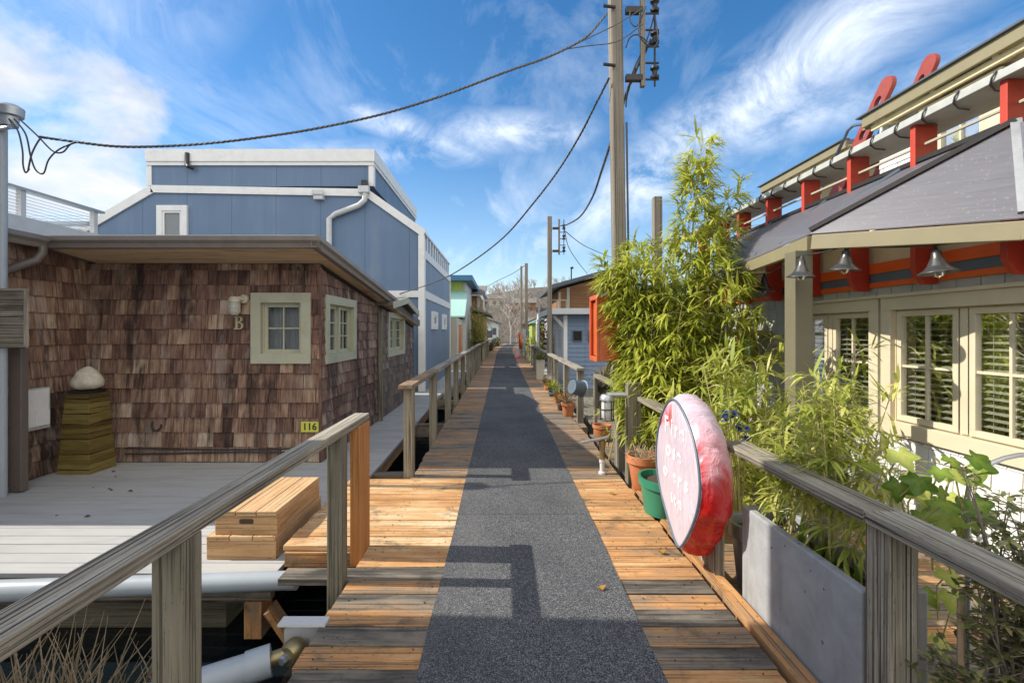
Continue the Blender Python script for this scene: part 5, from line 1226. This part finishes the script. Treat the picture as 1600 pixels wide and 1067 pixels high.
a=MB(); a.hexa([(x,yy,z+dz) for dz in (0,.12) for yy in (27.3,33.4) for x,z in ((-2.6,3.1),(-.66,2.36))],.5,1); a.build('lower_roof',M['roofing'],o)
a=MB(); a.hexa([(x,yy,z+dz) for dz in (0,.1) for yy,z in ((27.8,3.62),(31,4.35)) for x in (-6,-1.02)],.5,0); a.build('roof',M['roofing'],o)
bx(o,'corner_post',M['beige'],-1.5,-1.36,28.42,28.49,2.55,3.61)
# yellow bamboo bush before the ochre house
def bush(name,c,r,h,mat,label,seed,n=900,L=.16,W=.03,cat='shrub',group=None,zl=-.2):
    o=thing(name,c,label,cat,group); rg=random.Random(seed); lf=MB(); st=MB(); c=V(c)
    for i in range(max(6,n//70)):
        e=c+V((rg.gauss(0,.55)*r,rg.gauss(0,.55)*r,h*rg.uniform(.55,1.0))); st.tube([c+V((rg.gauss(0,.1)*r,rg.gauss(0,.1)*r,0)),c.lerp(e,.5)+V((0,0,.1*h)),e],.012,4,.5,False)
        for k in range(70):
            t=rg.uniform(.2,1.02); q=c.lerp(e,t)+V((rg.gauss(0,.16)*r,rg.gauss(0,.16)*r,rg.gauss(0,.06)*h)); leaf(lf,q,randdir(rg,zl,.8),L*rg.uniform(.6,1.3),W*rg.uniform(.7,1.2),max(0,min(1,.5+rg.uniform(-.4,.4))),.25)
    st.build('stems',M['twig'],o); lf.build('foliage',mat,o); return o
bush('yellow_bush',(-1.45,25.2,-.2),.65,3.0,M['bush'],'yellow green bamboo bush in front of the ochre house',3,n=2600,L=.24,W=.035)
bush('dark_bush',(-1.25,27.0,-.2),.5,1.5,M['shrub'],'dark bush to the right of the yellow bush by the ochre house',4,n=900,L=.2,W=.06)
# far low floating houses
for i,(x0,x1,y0,y1,zw,zr,rm,wm,lb) in enumerate(((-3.5,-.95,38,42,1.9,2.6,'teal','whitegrey','low white floating house with pale teal roof beyond the ochre house'),(-3.2,-.75,46,51,1.9,2.7,'teal','white','second low white floating house farther along the left side'),(-3.5,-.1,56,62,2.3,3.4,'roofing','whitegrey','far grey roofed floating house where the boardwalk bends'),(-14,-2.2,62,70,6.2,7.1,'whitegrey','white','wide white building at the foot of the hillside'))):
    o=thing('floating_house',(x0,y0,0),lb,'house')
    bx(o,'wall',M[wm],x0,x1-.35,y0,y1,-.3,zw)
    a=MB(); a.hexa([(x,yy,z+dz) for dz in (0,.12) for yy in (y0-.3,y1+.2) for x,z in ((x0,zr),(x1,zw))],.5,1); a.build('roof',M[rm],o)
    for k in range(3):
        q=y0+.5+k*(y1-y0)/3; bx(o,'window',M['darkroof'],x1-.349,x1-.32,q,q+.8,.8,1.6)
        xq=x0+.4+k*(x1-x0-.5)/3; bx(o,'window',M['darkroof'],xq,xq+.45,y0-.03,y0-.001,zw*.45,zw*.8)
bush('dark_bush',(-.95,35.5,-.2),.5,1.2,M['shrub'],'dark low bush at the far left of the boardwalk',14,n=700,L=.2,W=.06)
bush('dark_bush',(-.55,46,-.2),.6,1.2,M['shrub'],'farthest dark bush beside the boardwalk bend',15,n=500,L=.25,W=.08)

# ================================================================ FAR RIGHT
o=thing('blue_grey_shed',(2.6,15,0),'blue grey board clad shed with two small dark windows beyond the right railing','shed')
a=MB(); z=-.3
while z<1.98:
    a.hexa([(x,15+ (0 if k else -.018)+j*.02,z+k*.145) for k in (0,1) for j in (0,1) for x in (1.98,5)],R.random(),0); z+=.14
a.build('siding',M['blue2'],o)
bx(o,'side_wall',M['whitegrey'],1.985,2.1,15.03,19.5,-.3,2.0); bx(o,'back_wall',M['blue2'],2.11,5,19.3,19.5,-.3,2.0)
bx(o,'corner_board',M['white'],1.93,2.05,14.93,14.978,-.3,2.0)
a=MB(); a.box(1.45,5.3,14.6,19.8,2.02,2.2,.5); a.build('roof',M['whitegrey'],o)
for xx in (2.24,2.74):
    a=MB(); frame(a,(0,14.98,0),(1,0,0),(0,-1,0),xx-.03,xx+.29,1.16,1.52,.03,.0,.03); f_=a.build('window',M['slate'],o); bx(f_,'pane',M['dark'],xx,xx+.26,14.962,14.975,1.19,1.49)
for yy in (15.4,17.0):
    d_=bx(o,'door',M['white'],1.955,1.984,yy,yy+1.3,-.1,1.75); bx(d_,'panel',M['whitegrey'],1.945,1.954,yy+.2,yy+1.1,.9,1.55)
a=MB(); a.beam((1.97,15.0,1.6),(1.62,15.0,1.98),.06,.1); a.build('brace',M['whitegrey'],o)
o=thing('rooftop_pigeon',(3.1,15.1,2.21),'small dark bird on the roof edge of the blue grey shed','bird')
rg=random.Random(2); a=lump((3.12,15.1,2.30),.07,(1.5,.8,.8),3,amp=.02); a2=lump((3.03,15.1,2.385),.035,(1,1,1),4,amp=.02); 
b=len(a.v); a.v+=a2.v; a.f+=[tuple(k+b for k in f) for f in a2.f]; a.uv+=a2.uv; a.t+=a2.t
a.tube([(3.06,15.1,2.33),(3.035,15.1,2.38)],[.045,.03],8); a.tube([(3.0,15.1,2.385),(2.975,15.1,2.38)],[.01,.003],5); a.tube([(3.2,15.1,2.3),(3.32,15.1,2.27)],[.045,.02],6)
for s_ in (-.02,.02): a.tube([(3.11,15.1+s_,2.25),(3.11,15.1+s_,2.202)],.006,5)
a.build('body',M['darkroof'],o,smooth=True)
o=thing('brown_house',(3.5,22,0),'brown wood clad house with slanting dark roof above the blue grey shed','house')
a=MB(); a.prism([(2.65,2.3),(5.6,2.3),(5.6,4.25),(2.65,3.42)],(0,22,0),(1,0,0),(0,0,1),(0,5,0)); a.build('wall',M['brownwood'],o)
for k in range(9): bx(o,'board',M['brownwood'],3.15,4.35,21.96,21.985,2.4+.12*k,2.4+.12*k+.1)
bx(o,'corner_post',M['beige'],2.98,3.12,21.93,21.98,2.3,3.5); bx(o,'corner_post',M['beige'],2.6,2.7,21.93,21.98,2.3,3.3)
a=MB(); a.hexa([(x,yy,z+dz) for dz in (0,.16) for yy in (20.9,27.5) for x,z in ((2.1,3.36),(5.9,4.42))],.5,1); a.build('roof',M['darkroof'],o)
bx(o,'lower_wall',M['whitegrey'],2.4,6,21.9,27,-.3,2.29); bx(o,'window',M['slate'],4.5,4.85,21.95,21.985,2.5,3.7)
a=MB(); a.tube([(3.2,22,3.8),(3.2,22,4.45)],.03,6); a.tube([(3.15,21.9,4.4),(3.28,21.9,4.42)],.05,6); a.build('flue',M['iron'],o)
a=MB(); a.box(2.0,2.9,21.2,21.25,2.85,2.9); 
for xx in (2.05,2.45,2.85): a.box(xx-.02,xx+.02,21.2,21.25,2.3,2.85)
a.build('balcony_rail',M['rail'],o)
# arbor with dry vine, yellow shrub
o=thing('garden_arbor',(1.75,19,0),'white garden arbor arch with dry orange vine beside the second pole','arbor')
a=MB()
for yy in (18.6,19.4):
    pts=[(1.42,yy,-.2),(1.42,yy,1.8)]+[(1.72-.30*math.cos(t),yy,1.8+.42*math.sin(t)) for t in [math.pi*k/12 for k in range(1,12)]]+[(2.02,yy,1.8),(2.02,yy,-.2)]
    a.tube(pts,.045,6)
for k in range(9):
    t=math.pi*k/8; a.tube([(1.72-.3*math.cos(t),18.6,1.8+.42*math.sin(t)),(1.72-.3*math.cos(t),19.4,1.8+.42*math.sin(t))],.035,5)
a.build('arch',M['white'],o)
rg=random.Random(6); lf=MB()
for i in range(700): leaf(lf,V((rg.uniform(1.45,2.0),rg.uniform(18.75,19.3),rg.uniform(.1,2.0))),randdir(rg,-.6,.5),.14,.08,rg.random(),.3)
lf.build('vine',M['hops'],o)
bush('yellow_shrub',(1.30,20.8,.0),.35,1.5,M['bush'],'bright yellow green shrub left of the white arbor',7,n=700,L=.13,W=.05)
bush('yellow_shrub',(2.0,17.9,-.2),.25,1.7,M['bush'],'narrow yellow green shrub between the arbor and the shed doors',8,n=450,L=.12,W=.05)
o=thing('planter_box',(1.22,14.9,0),'tall beige planter box against the second pole','planter')
a=MB(); a.hexa([(1.17+sx*(.12+.015*zz),14.7+sy*(.12+.015*zz),zz*.62) for zz in (0,1) for sy in (-1,1) for sx in (-1,1)],.5,2); a.build('box_body',M['beige'],o,bevel=.01)
tuft(o,(1.17,14.7,.6),120,.32,M['shrub'],seed=9,W=.03,spread=1.6)
o=thing('hose_reel_cover',(.95,26,0),'far red and white hose cover by the right railing at the third pole','hose cover')
a=MB(); a.lathe([(0,-.09),(.40,-.09),(.46,-.05),(.46,.05),(.40,.09),(0,.09)],(1.0,26,.95),20,Matrix.Rotation(rad(90),3,'Y')@Matrix.Rotation(rad(0),3,'X')); a.build('upper_cover',M['cabinet'],o,smooth=True)
a=MB(); a.prism([(-.16,.0),(.16,.0),(.10,.55),(-.06,.6)],(.82,25.9,0),(1,0,0),(0,0,1),(0,.3,0)); a.build('lower_flap',M['redcloth'],o,bevel=.02)
o=thing('wall_cabinet',(1.25,26.7,1.0),'pale blue grey cabinet fixed to the third pole','cabinet')
bx(o,'cabinet_body',M['bluegrey'],1.06,1.32,26.4,26.88,.35,1.6); bx(o,'door',M['bluegrey'],1.09,1.29,26.38,26.398,.4,1.55)
o=pot('plant_pot',(2.15,9.8,-.1),.2,.25,.6,M['iron'],'dark tub with dry flower heads behind the long right railing',soil=True); tuft(o,(2.15,9.8,.45),220,.4,M['grass_dry'],seed=11,W=.02,spread=2)
# side platforms in the gaps
a=MB(); a.box(1.7,6,7.6,14.5,-.5,-.25,.4); structure(a,'side_float',M['rail_moss'])
a=MB(); a.box(1.5,5.9,14.7,30,-.5,-.29,.4); structure(a,'shed_float',M['palewood'])
a=MB(); a.box(-13,-1.5,12.85,36,-.5,-.17,.4); structure(a,'house_float',M['palewood'])
# white garden chairs seen through the left railing
# ================================================================ BARE TREES AND WOODS
def bare(tr,br,p,d,L,r,depth,rg,spread=.5):
    p=V(p); d=V(d).normalized(); e=p+d*L; m_=p.lerp(e,.5)+V((rg.gauss(0,.03),rg.gauss(0,.03),0))*L
    (tr if depth>=5 else br).tube([p,m_,e],[r,r*.85,r*.7],6 if depth>=4 else 3,rg.random(),False)
    if depth==0: return
    for k in range(2 if rg.random()<.45 else 3):
        dd=(d+randdir(rg,-.25,.7)*spread*rg.uniform(.7,1.3)).normalized(); bare(tr,br,p.lerp(e,rg.uniform(.6,1)),dd,L*rg.uniform(.62,.86),max(.017,r*.62),depth-1,rg,spread)
def baretree(x,y,z,L,r,depth,seed,label,mat,group='bare trees at the end of the boardwalk'):
    o=thing('bare_tree',(x,y,z),label,'tree',group); tr,br=MB(),MB(); rg=random.Random(seed)
    bare(tr,br,(x,y,z),(rg.uniform(-.08,.08),0,1),L,r,depth,rg,.55); tr.build('trunk',mat,o,smooth=True); br.build('branches',mat,o); return o
baretree(3.1,50,-.4,2.9,.14,6,12,'tall pale bare tree right of the third pole, highest twigs above the roofs',M['birch'])
baretree(.9,52,-.4,2.3,.10,6,5,'pale slim bare tree just left of the third pole',M['birch'])
baretree(4.6,47,-.4,2.2,.10,6,31,'grey bare tree between the second pole and the brown house roof',M['twig'])
baretree(-2.0,70,-.4,2.6,.1,6,17,'bare tree standing over the far grey roof',M['twig'])
baretree(7,62,-.4,3.0,.13,6,19,'bare tree behind the slanting dark roof',M['twig'])
tw=MB(); rg=random.Random(33)
for i in range(520):
    y=88+145*rg.random()**1.15; x=rg.uniform(-.2*y-4,.22*y+6)
    z=hillz(x,y)
    dpt=3
    def br2(p,d,L,r,dp):
        p=V(p);d=V(d).normalized();e=p+d*L; tw.tube([p,e],[r,r*.6],3,rg.random(),False)
        if dp:
            for k in range(3): br2(p.lerp(e,rg.uniform(.5,1)),d+randdir(rg,-.1,.7)*.7,L*rg.uniform(.6,.85),r*.55,dp-1)
    br2((x,y,z-.3),(rg.uniform(-.1,.1),0,1),rg.uniform(1.2,2.6),.14,3)
tag(tw.build('hillside_woods',M['hilltwig']),'grey brown leafless woods covering the far hillside','woods',kind='stuff')
for i,(x,y,w_,h_,c,lb) in enumerate(((-12,120,7,3.2,'whitegrey','pale house low on the wooded hillside left of the far poles'),(6,150,9,3.5,'brownwood','brown house among the trees on the hillside'),(17,118,8,3,'whitegrey','pale house on the hillside right of the far poles'),(-3,165,8,3,'beige','beige house high on the wooded hillside'),(-22,140,8,3.2,'white','white house on the hillside above the far roofs'))):
    z=hillz(x,y)-.5; o=thing('hillside_house',(x,y,z),lb,'house','houses on the far hillside'); bx(o,'wall',M[c],x-w_/2,x+w_/2,y,y+5,z,z+h_)
    a=MB(); a.prism([(-.8,h_),(2.5,h_+1.6),(5.8,h_)],(x-w_/2-.4,y,z),(0,1,0),(0,0,1),(w_+.8,0,0)); a.build('roof',M['roofing'],o)
    for k in range(3): bx(o,'window',M['darkroof'],x-w_/2+.8+k*w_/3,x-w_/2+2+k*w_/3,y-.05,y-.001,z+1,z+2.2)

# the house standing beyond the left edge of the view (its shade lies over the near boards)
o=thing('neighbour_house',(-6,0,0),'tall grey boarded house beyond the left edge, beside the near boardwalk','house')
bx(o,'wall',M['whitegrey'],-9,-4.0,-5,2.64,-.3,5.2)
a=MB(); a.prism([(-9.3,5.2),(-3.75,5.2),(-6.5,6.4)],(0,-5.2,0),(1,0,0),(0,0,1),(0,7.84,0)); a.build('roof',M['darkroof'],o)
window(o,(-4,0,0),(0,1,0),(1,0,0),-2,-.8,.9,2.1,M['white'],trim=.1,nx=2,nz=2,back='curtain')

# fallen leaves and twigs on the boards
rg=random.Random(77)
for i,(x,y,lb) in enumerate(((.98,4.35,'dry brown leaf on the orange boards below the brass stand pipe'),(.55,2.75,'tan dry leaf lying on the grit mat'),(1.05,3.2,'curled brown leaf on the boards near the hose cover'))):
    a=MB(); s_=.026
    a.idx([(x,y,.012),(x+s_,y+.012,.02),(x+2*s_,y-.004,.03),(x+s_,y-.03,.012),(x+.3*s_,y-.018,.026)],[(0,1,3,4),(1,2,3)],tone=.8)
    tag(a.build('fallen_leaf',M['hops'],origin=(x,y,.012)),lb,'leaf','fallen leaves on the boardwalk')

a=MB(); y=-.2
for i in range(44):
    y_=1.3+i*.151
    for x in (-.86,-.82,1.08,1.13,-.42,.78): 
        q=(x+rg.uniform(-.015,.015),y_+rg.uniform(-.05,.05)); a.prism([(.0045*math.cos(t*1.047),.0045*math.sin(t*1.047)) for t in range(6)],(q[0],q[1],-.001),(1,0,0),(0,1,0),(0,0,.0032))
tag(a.build('nail_heads',M['iron']),'rusty nail heads along the edges of the boardwalk boards','nails',kind='stuff')
for i in range(9):
    x,y=rg.uniform(-4.6,-2.6),rg.uniform(4.2,5.7); a=MB(); s_=rg.uniform(.03,.06); an=rg.uniform(0,6); z=DZ+.004
    f_=lambda u,v,w_:(x+s_*(u*math.cos(an)-v*math.sin(an)),y+s_*(u*math.sin(an)+v*math.cos(an)),z+w_*s_)
    a.idx([f_(0,0,.05),f_(.5,.28,.3),f_(1,0,.1),f_(.5,-.28,.25),f_(.5,0,.05)],[(0,4,1),(4,2,1),(0,3,4),(4,3,2)],tone=.2)
    tag(a.build('fallen_leaf',M['soil'],origin=(x,y,z)),'small dark fallen leaf on the grey painted deck','leaf','small dark leaves on the deck')
bush('leafy_shrub',(1.72,6.3,-.1),.3,1.0,M['bamboo_pale'],'low leafy shrub behind the thin rail post below the orange cabinet',41,n=900,L=.13,W=.02)
for i,(x,y,r_,mt,lf_,lb) in enumerate(((1.14,9.7,.09,'terracotta','shrub','terracotta pot with dark leaves along the long right railing'),(1.15,10.9,.10,'bluepot','bush','blue glazed pot with yellow green leaves along the long right railing'),(1.12,12.0,.08,'terracotta','grass_dry','far terracotta pot with dry tuft before the planter box'))):
    q=pot('plant_pot',(x,y,0),r_*.75,r_,.2,M[mt],lb); tuft(q,(x,y,.18),110,.24,M[lf_],seed=50+i,W=.025)
for i,(x,y,wl_,rf_,lb) in enumerate(((-1.9,33.6,'cabinet','darkroof','small red floating shed just beyond the ochre house'),(2.6,32,'lime','teal','small green floating house beyond the arbor on the right'),(2.3,40,'ochre','roofing','small ochre floating house far down the right side'))):
    o=thing('floating_house',(x,y,0),lb,'house'); w0,w1=(x-2.2,x+.6) if x<0 else (x-.6,x+3)
    bx(o,'wall',M[wl_],w0,w1,y,y+3.2,-.3,2.0); a=MB(); a.prism([(w0-.2,2.0),((w0+w1)/2,2.9),(w1+.2,2.0)],(0,y-.2,0),(1,0,0),(0,0,1),(0,3.6,0)); a.build('roof',M[rf_],o)
    for k in range(2):
        xq=w0+.4+k*(w1-w0-.9)/1.3; f_=bx(o,'window',M['white'],xq,xq+.6,y-.04,y-.001,.8,1.6); bx(f_,'pane',M['darkroof'],xq+.07,xq+.53,y-.05,y-.041,.87,1.53)
# ================================================================ LIGHT, SKY, CAMERA
SUN=V((1.26,-.05,-1)).normalized()
l=bpy.data.lights.new('sun','SUN'); l.energy=3.5; l.angle=rad(.5); l.color=(1,.93,.82); lo=bpy.data.objects.new('sun',l); C.objects.link(lo); lo.rotation_euler=SUN.to_track_quat('-Z','Y').to_euler()
wd=bpy.data.worlds.new('World'); sc.world=wd; wd.use_nodes=True; n=wd.node_tree; n.nodes.clear()
out=n.nodes.new('ShaderNodeOutputWorld'); bg=n.nodes.new('ShaderNodeBackground'); n.links.new(bg.outputs[0],out.inputs[0])
sky=n.nodes.new('ShaderNodeTexSky'); sky.sky_type='NISHITA'; sky.sun_disc=False; sky.sun_elevation=math.atan2(1,1.26); sky.sun_rotation=rad(-87.7); sky.air_density=1.0; sky.dust_density=.4; sky.ozone_density=1.6
bg.inputs['Strength'].default_value=.15
tc=n.nodes.new('ShaderNodeTexCoord'); sep=n.nodes.new('ShaderNodeSeparateXYZ'); n.links.new(tc.outputs['Generated'],sep.inputs[0])
X,Y_,Z=sep.outputs
zz=mathn(n,'MAXIMUM',Z,.03)
u=mathn(n,'DIVIDE',X,mathn(n,'ADD',zz,.12)); v=mathn(n,'DIVIDE',Y_,mathn(n,'ADD',zz,.12))
cb=n.nodes.new('ShaderNodeCombineXYZ'); n.links.new(u,cb.inputs[0]); n.links.new(v,cb.inputs[1])
mp=n.nodes.new('ShaderNodeMapping'); mp.inputs['Rotation'].default_value=(0,0,rad(14)); mp.inputs['Scale'].default_value=(1.35,.62,1); n.links.new(cb.outputs[0],mp.inputs[0])
c1=noise(n,mp.outputs[0],1.25,10,.64,.6)
c2=noise(n,cb.outputs[0],.55,4,.5,.3)
ci=mathn(n,'ADD',mathn(n,'MULTIPLY',c1,.62),mathn(n,'MULTIPLY',c2,.5))
cir=ramp(n,[(.55,0),(.63,.2),(.78,.7)],ci)
# more veil low over the horizon ahead
low=ramp(n,[(.0,.7),(.12,.3),(.36,0)],Z)
def dotd(vec):
    q=n.nodes.new('ShaderNodeVectorMath'); q.operation='DOT_PRODUCT'; n.links.new(dirn.outputs[0],q.inputs[0]); q.inputs[1].default_value=V(vec).normalized(); return q.outputs['Value']
dirn=n.nodes.new('ShaderNodeVectorMath'); dirn.operation='NORMALIZE'; n.links.new(tc.outputs['Generated'],dirn.inputs[0])
wn=noise(n,mapped(n,dirn.outputs[0],(7,7,9)),1.,9,.66,.5)
def wisp(a,b,width,ext,amt):        # a wind-drawn streak of cirrus between two directions
    a=V(a).normalized(); b=V(b).normalized(); nn=a.cross(b).normalized(); mid=(a+b).normalized()
    across=ramp(n,[(.0,1),(1.0,0)],mathn(n,'DIVIDE',mathn(n,'ABSOLUTE',dotd(nn)),width))
    along=ramp(n,[(math.cos(ext*1.25),0),(math.cos(ext*.55),1)],dotd(mid))
    return mathn(n,'MULTIPLY',mathn(n,'MULTIPLY',mathn(n,'MULTIPLY',across,along),ramp(n,[(.36,0),(.62,1)],wn)),amt)
wisps=None
for a_,b_,w_,e_,m_ in (((.27,1,.30),(.72,1,.62),.095,.34,1.0),((.55,1,.42),(.95,1,.55),.05,.25,.6),((-.29,1,.46),(-.10,1,.385),.035,.13,.9),((-.10,1,.42),(.14,1,.42),.05,.15,.8),((-.80,1,.62),(-.95,1,.42),.12,.30,.4),((-.62,1,.36),(-.15,1,.37),.04,.28,.55),((.0,1,.14),(.30,1,.33),.07,.22,.6)):
    q=wisp(a_,b_,w_,e_,m_); wisps=q if wisps is None else mathn(n,'MAXIMUM',wisps,q)
cir=mathn(n,'MAXIMUM',cir,wisps)
# cumulus bank ahead on the left
dt=n.nodes.new('ShaderNodeVectorMath'); dt.operation='DOT_PRODUCT'; n.links.new(dirn.outputs[0],dt.inputs[0]); dt.inputs[1].default_value=V((-.926,1,.30)).normalized()
msk=ramp(n,[(.925,0),(.995,1)],dt.outputs['Value'])
c3=noise(n,mapped(n,dirn.outputs[0],(4.2,4.2,6.5)),1.,10,.58,.35)
cum=ramp(n,[(.545,0),(.70,1)],mathn(n,'ADD',mathn(n,'MULTIPLY',c3,.75),mathn(n,'MULTIPLY',msk,.27)))
cum=mathn(n,'MULTIPLY',cum,ramp(n,[(.25,0),(.6,1)],msk))
shade=noise(n,mapped(n,dirn.outputs[0],(3,3,6)),1.6,6,.55,.4)
ccol=ramp(n,[(.38,(2.0,2.3,2.7)),(.62,(3.6,3.65,3.75))],shade)
hs=N(n,'ShaderNodeHueSaturation',Saturation=1.35,Value=.66); n.links.new(sky.outputs[0],hs.inputs['Color'])
s1=mixc(n,mathn(n,'MAXIMUM',cir,mathn(n,'MULTIPLY',low,.55)),hs.outputs[0],(4.3,4.6,5.1))
s2=mixc(n,cum,s1,ccol)
# unseen bright cloud, added behind the viewer as neutral fill light
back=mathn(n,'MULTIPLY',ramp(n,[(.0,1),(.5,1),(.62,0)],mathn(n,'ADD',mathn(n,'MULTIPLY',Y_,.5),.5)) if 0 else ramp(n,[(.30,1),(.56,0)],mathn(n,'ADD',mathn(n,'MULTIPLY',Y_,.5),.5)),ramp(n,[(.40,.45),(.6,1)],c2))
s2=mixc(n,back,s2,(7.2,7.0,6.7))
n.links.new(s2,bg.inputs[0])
cam=bpy.data.cameras.new('camera'); co=bpy.data.objects.new('camera',cam); C.objects.link(co); co.location=(0,0,EYE); co.rotation_euler=(rad(90),0,0)
cam.sensor_width=36; cam.lens=F/1600*36; cam.shift_x=15/1600; cam.shift_y=-16.5/1600; cam.clip_start=.05; cam.clip_end=2000
sc.camera=co
sc.view_settings.view_transform='Standard'; sc.view_settings.look='None'; sc.view_settings.gamma=1; sc.view_settings.exposure=.88
sc.cycles.max_bounces=8; sc.cycles.transparent_max_bounces=16; sc.cycles.use_denoising=True
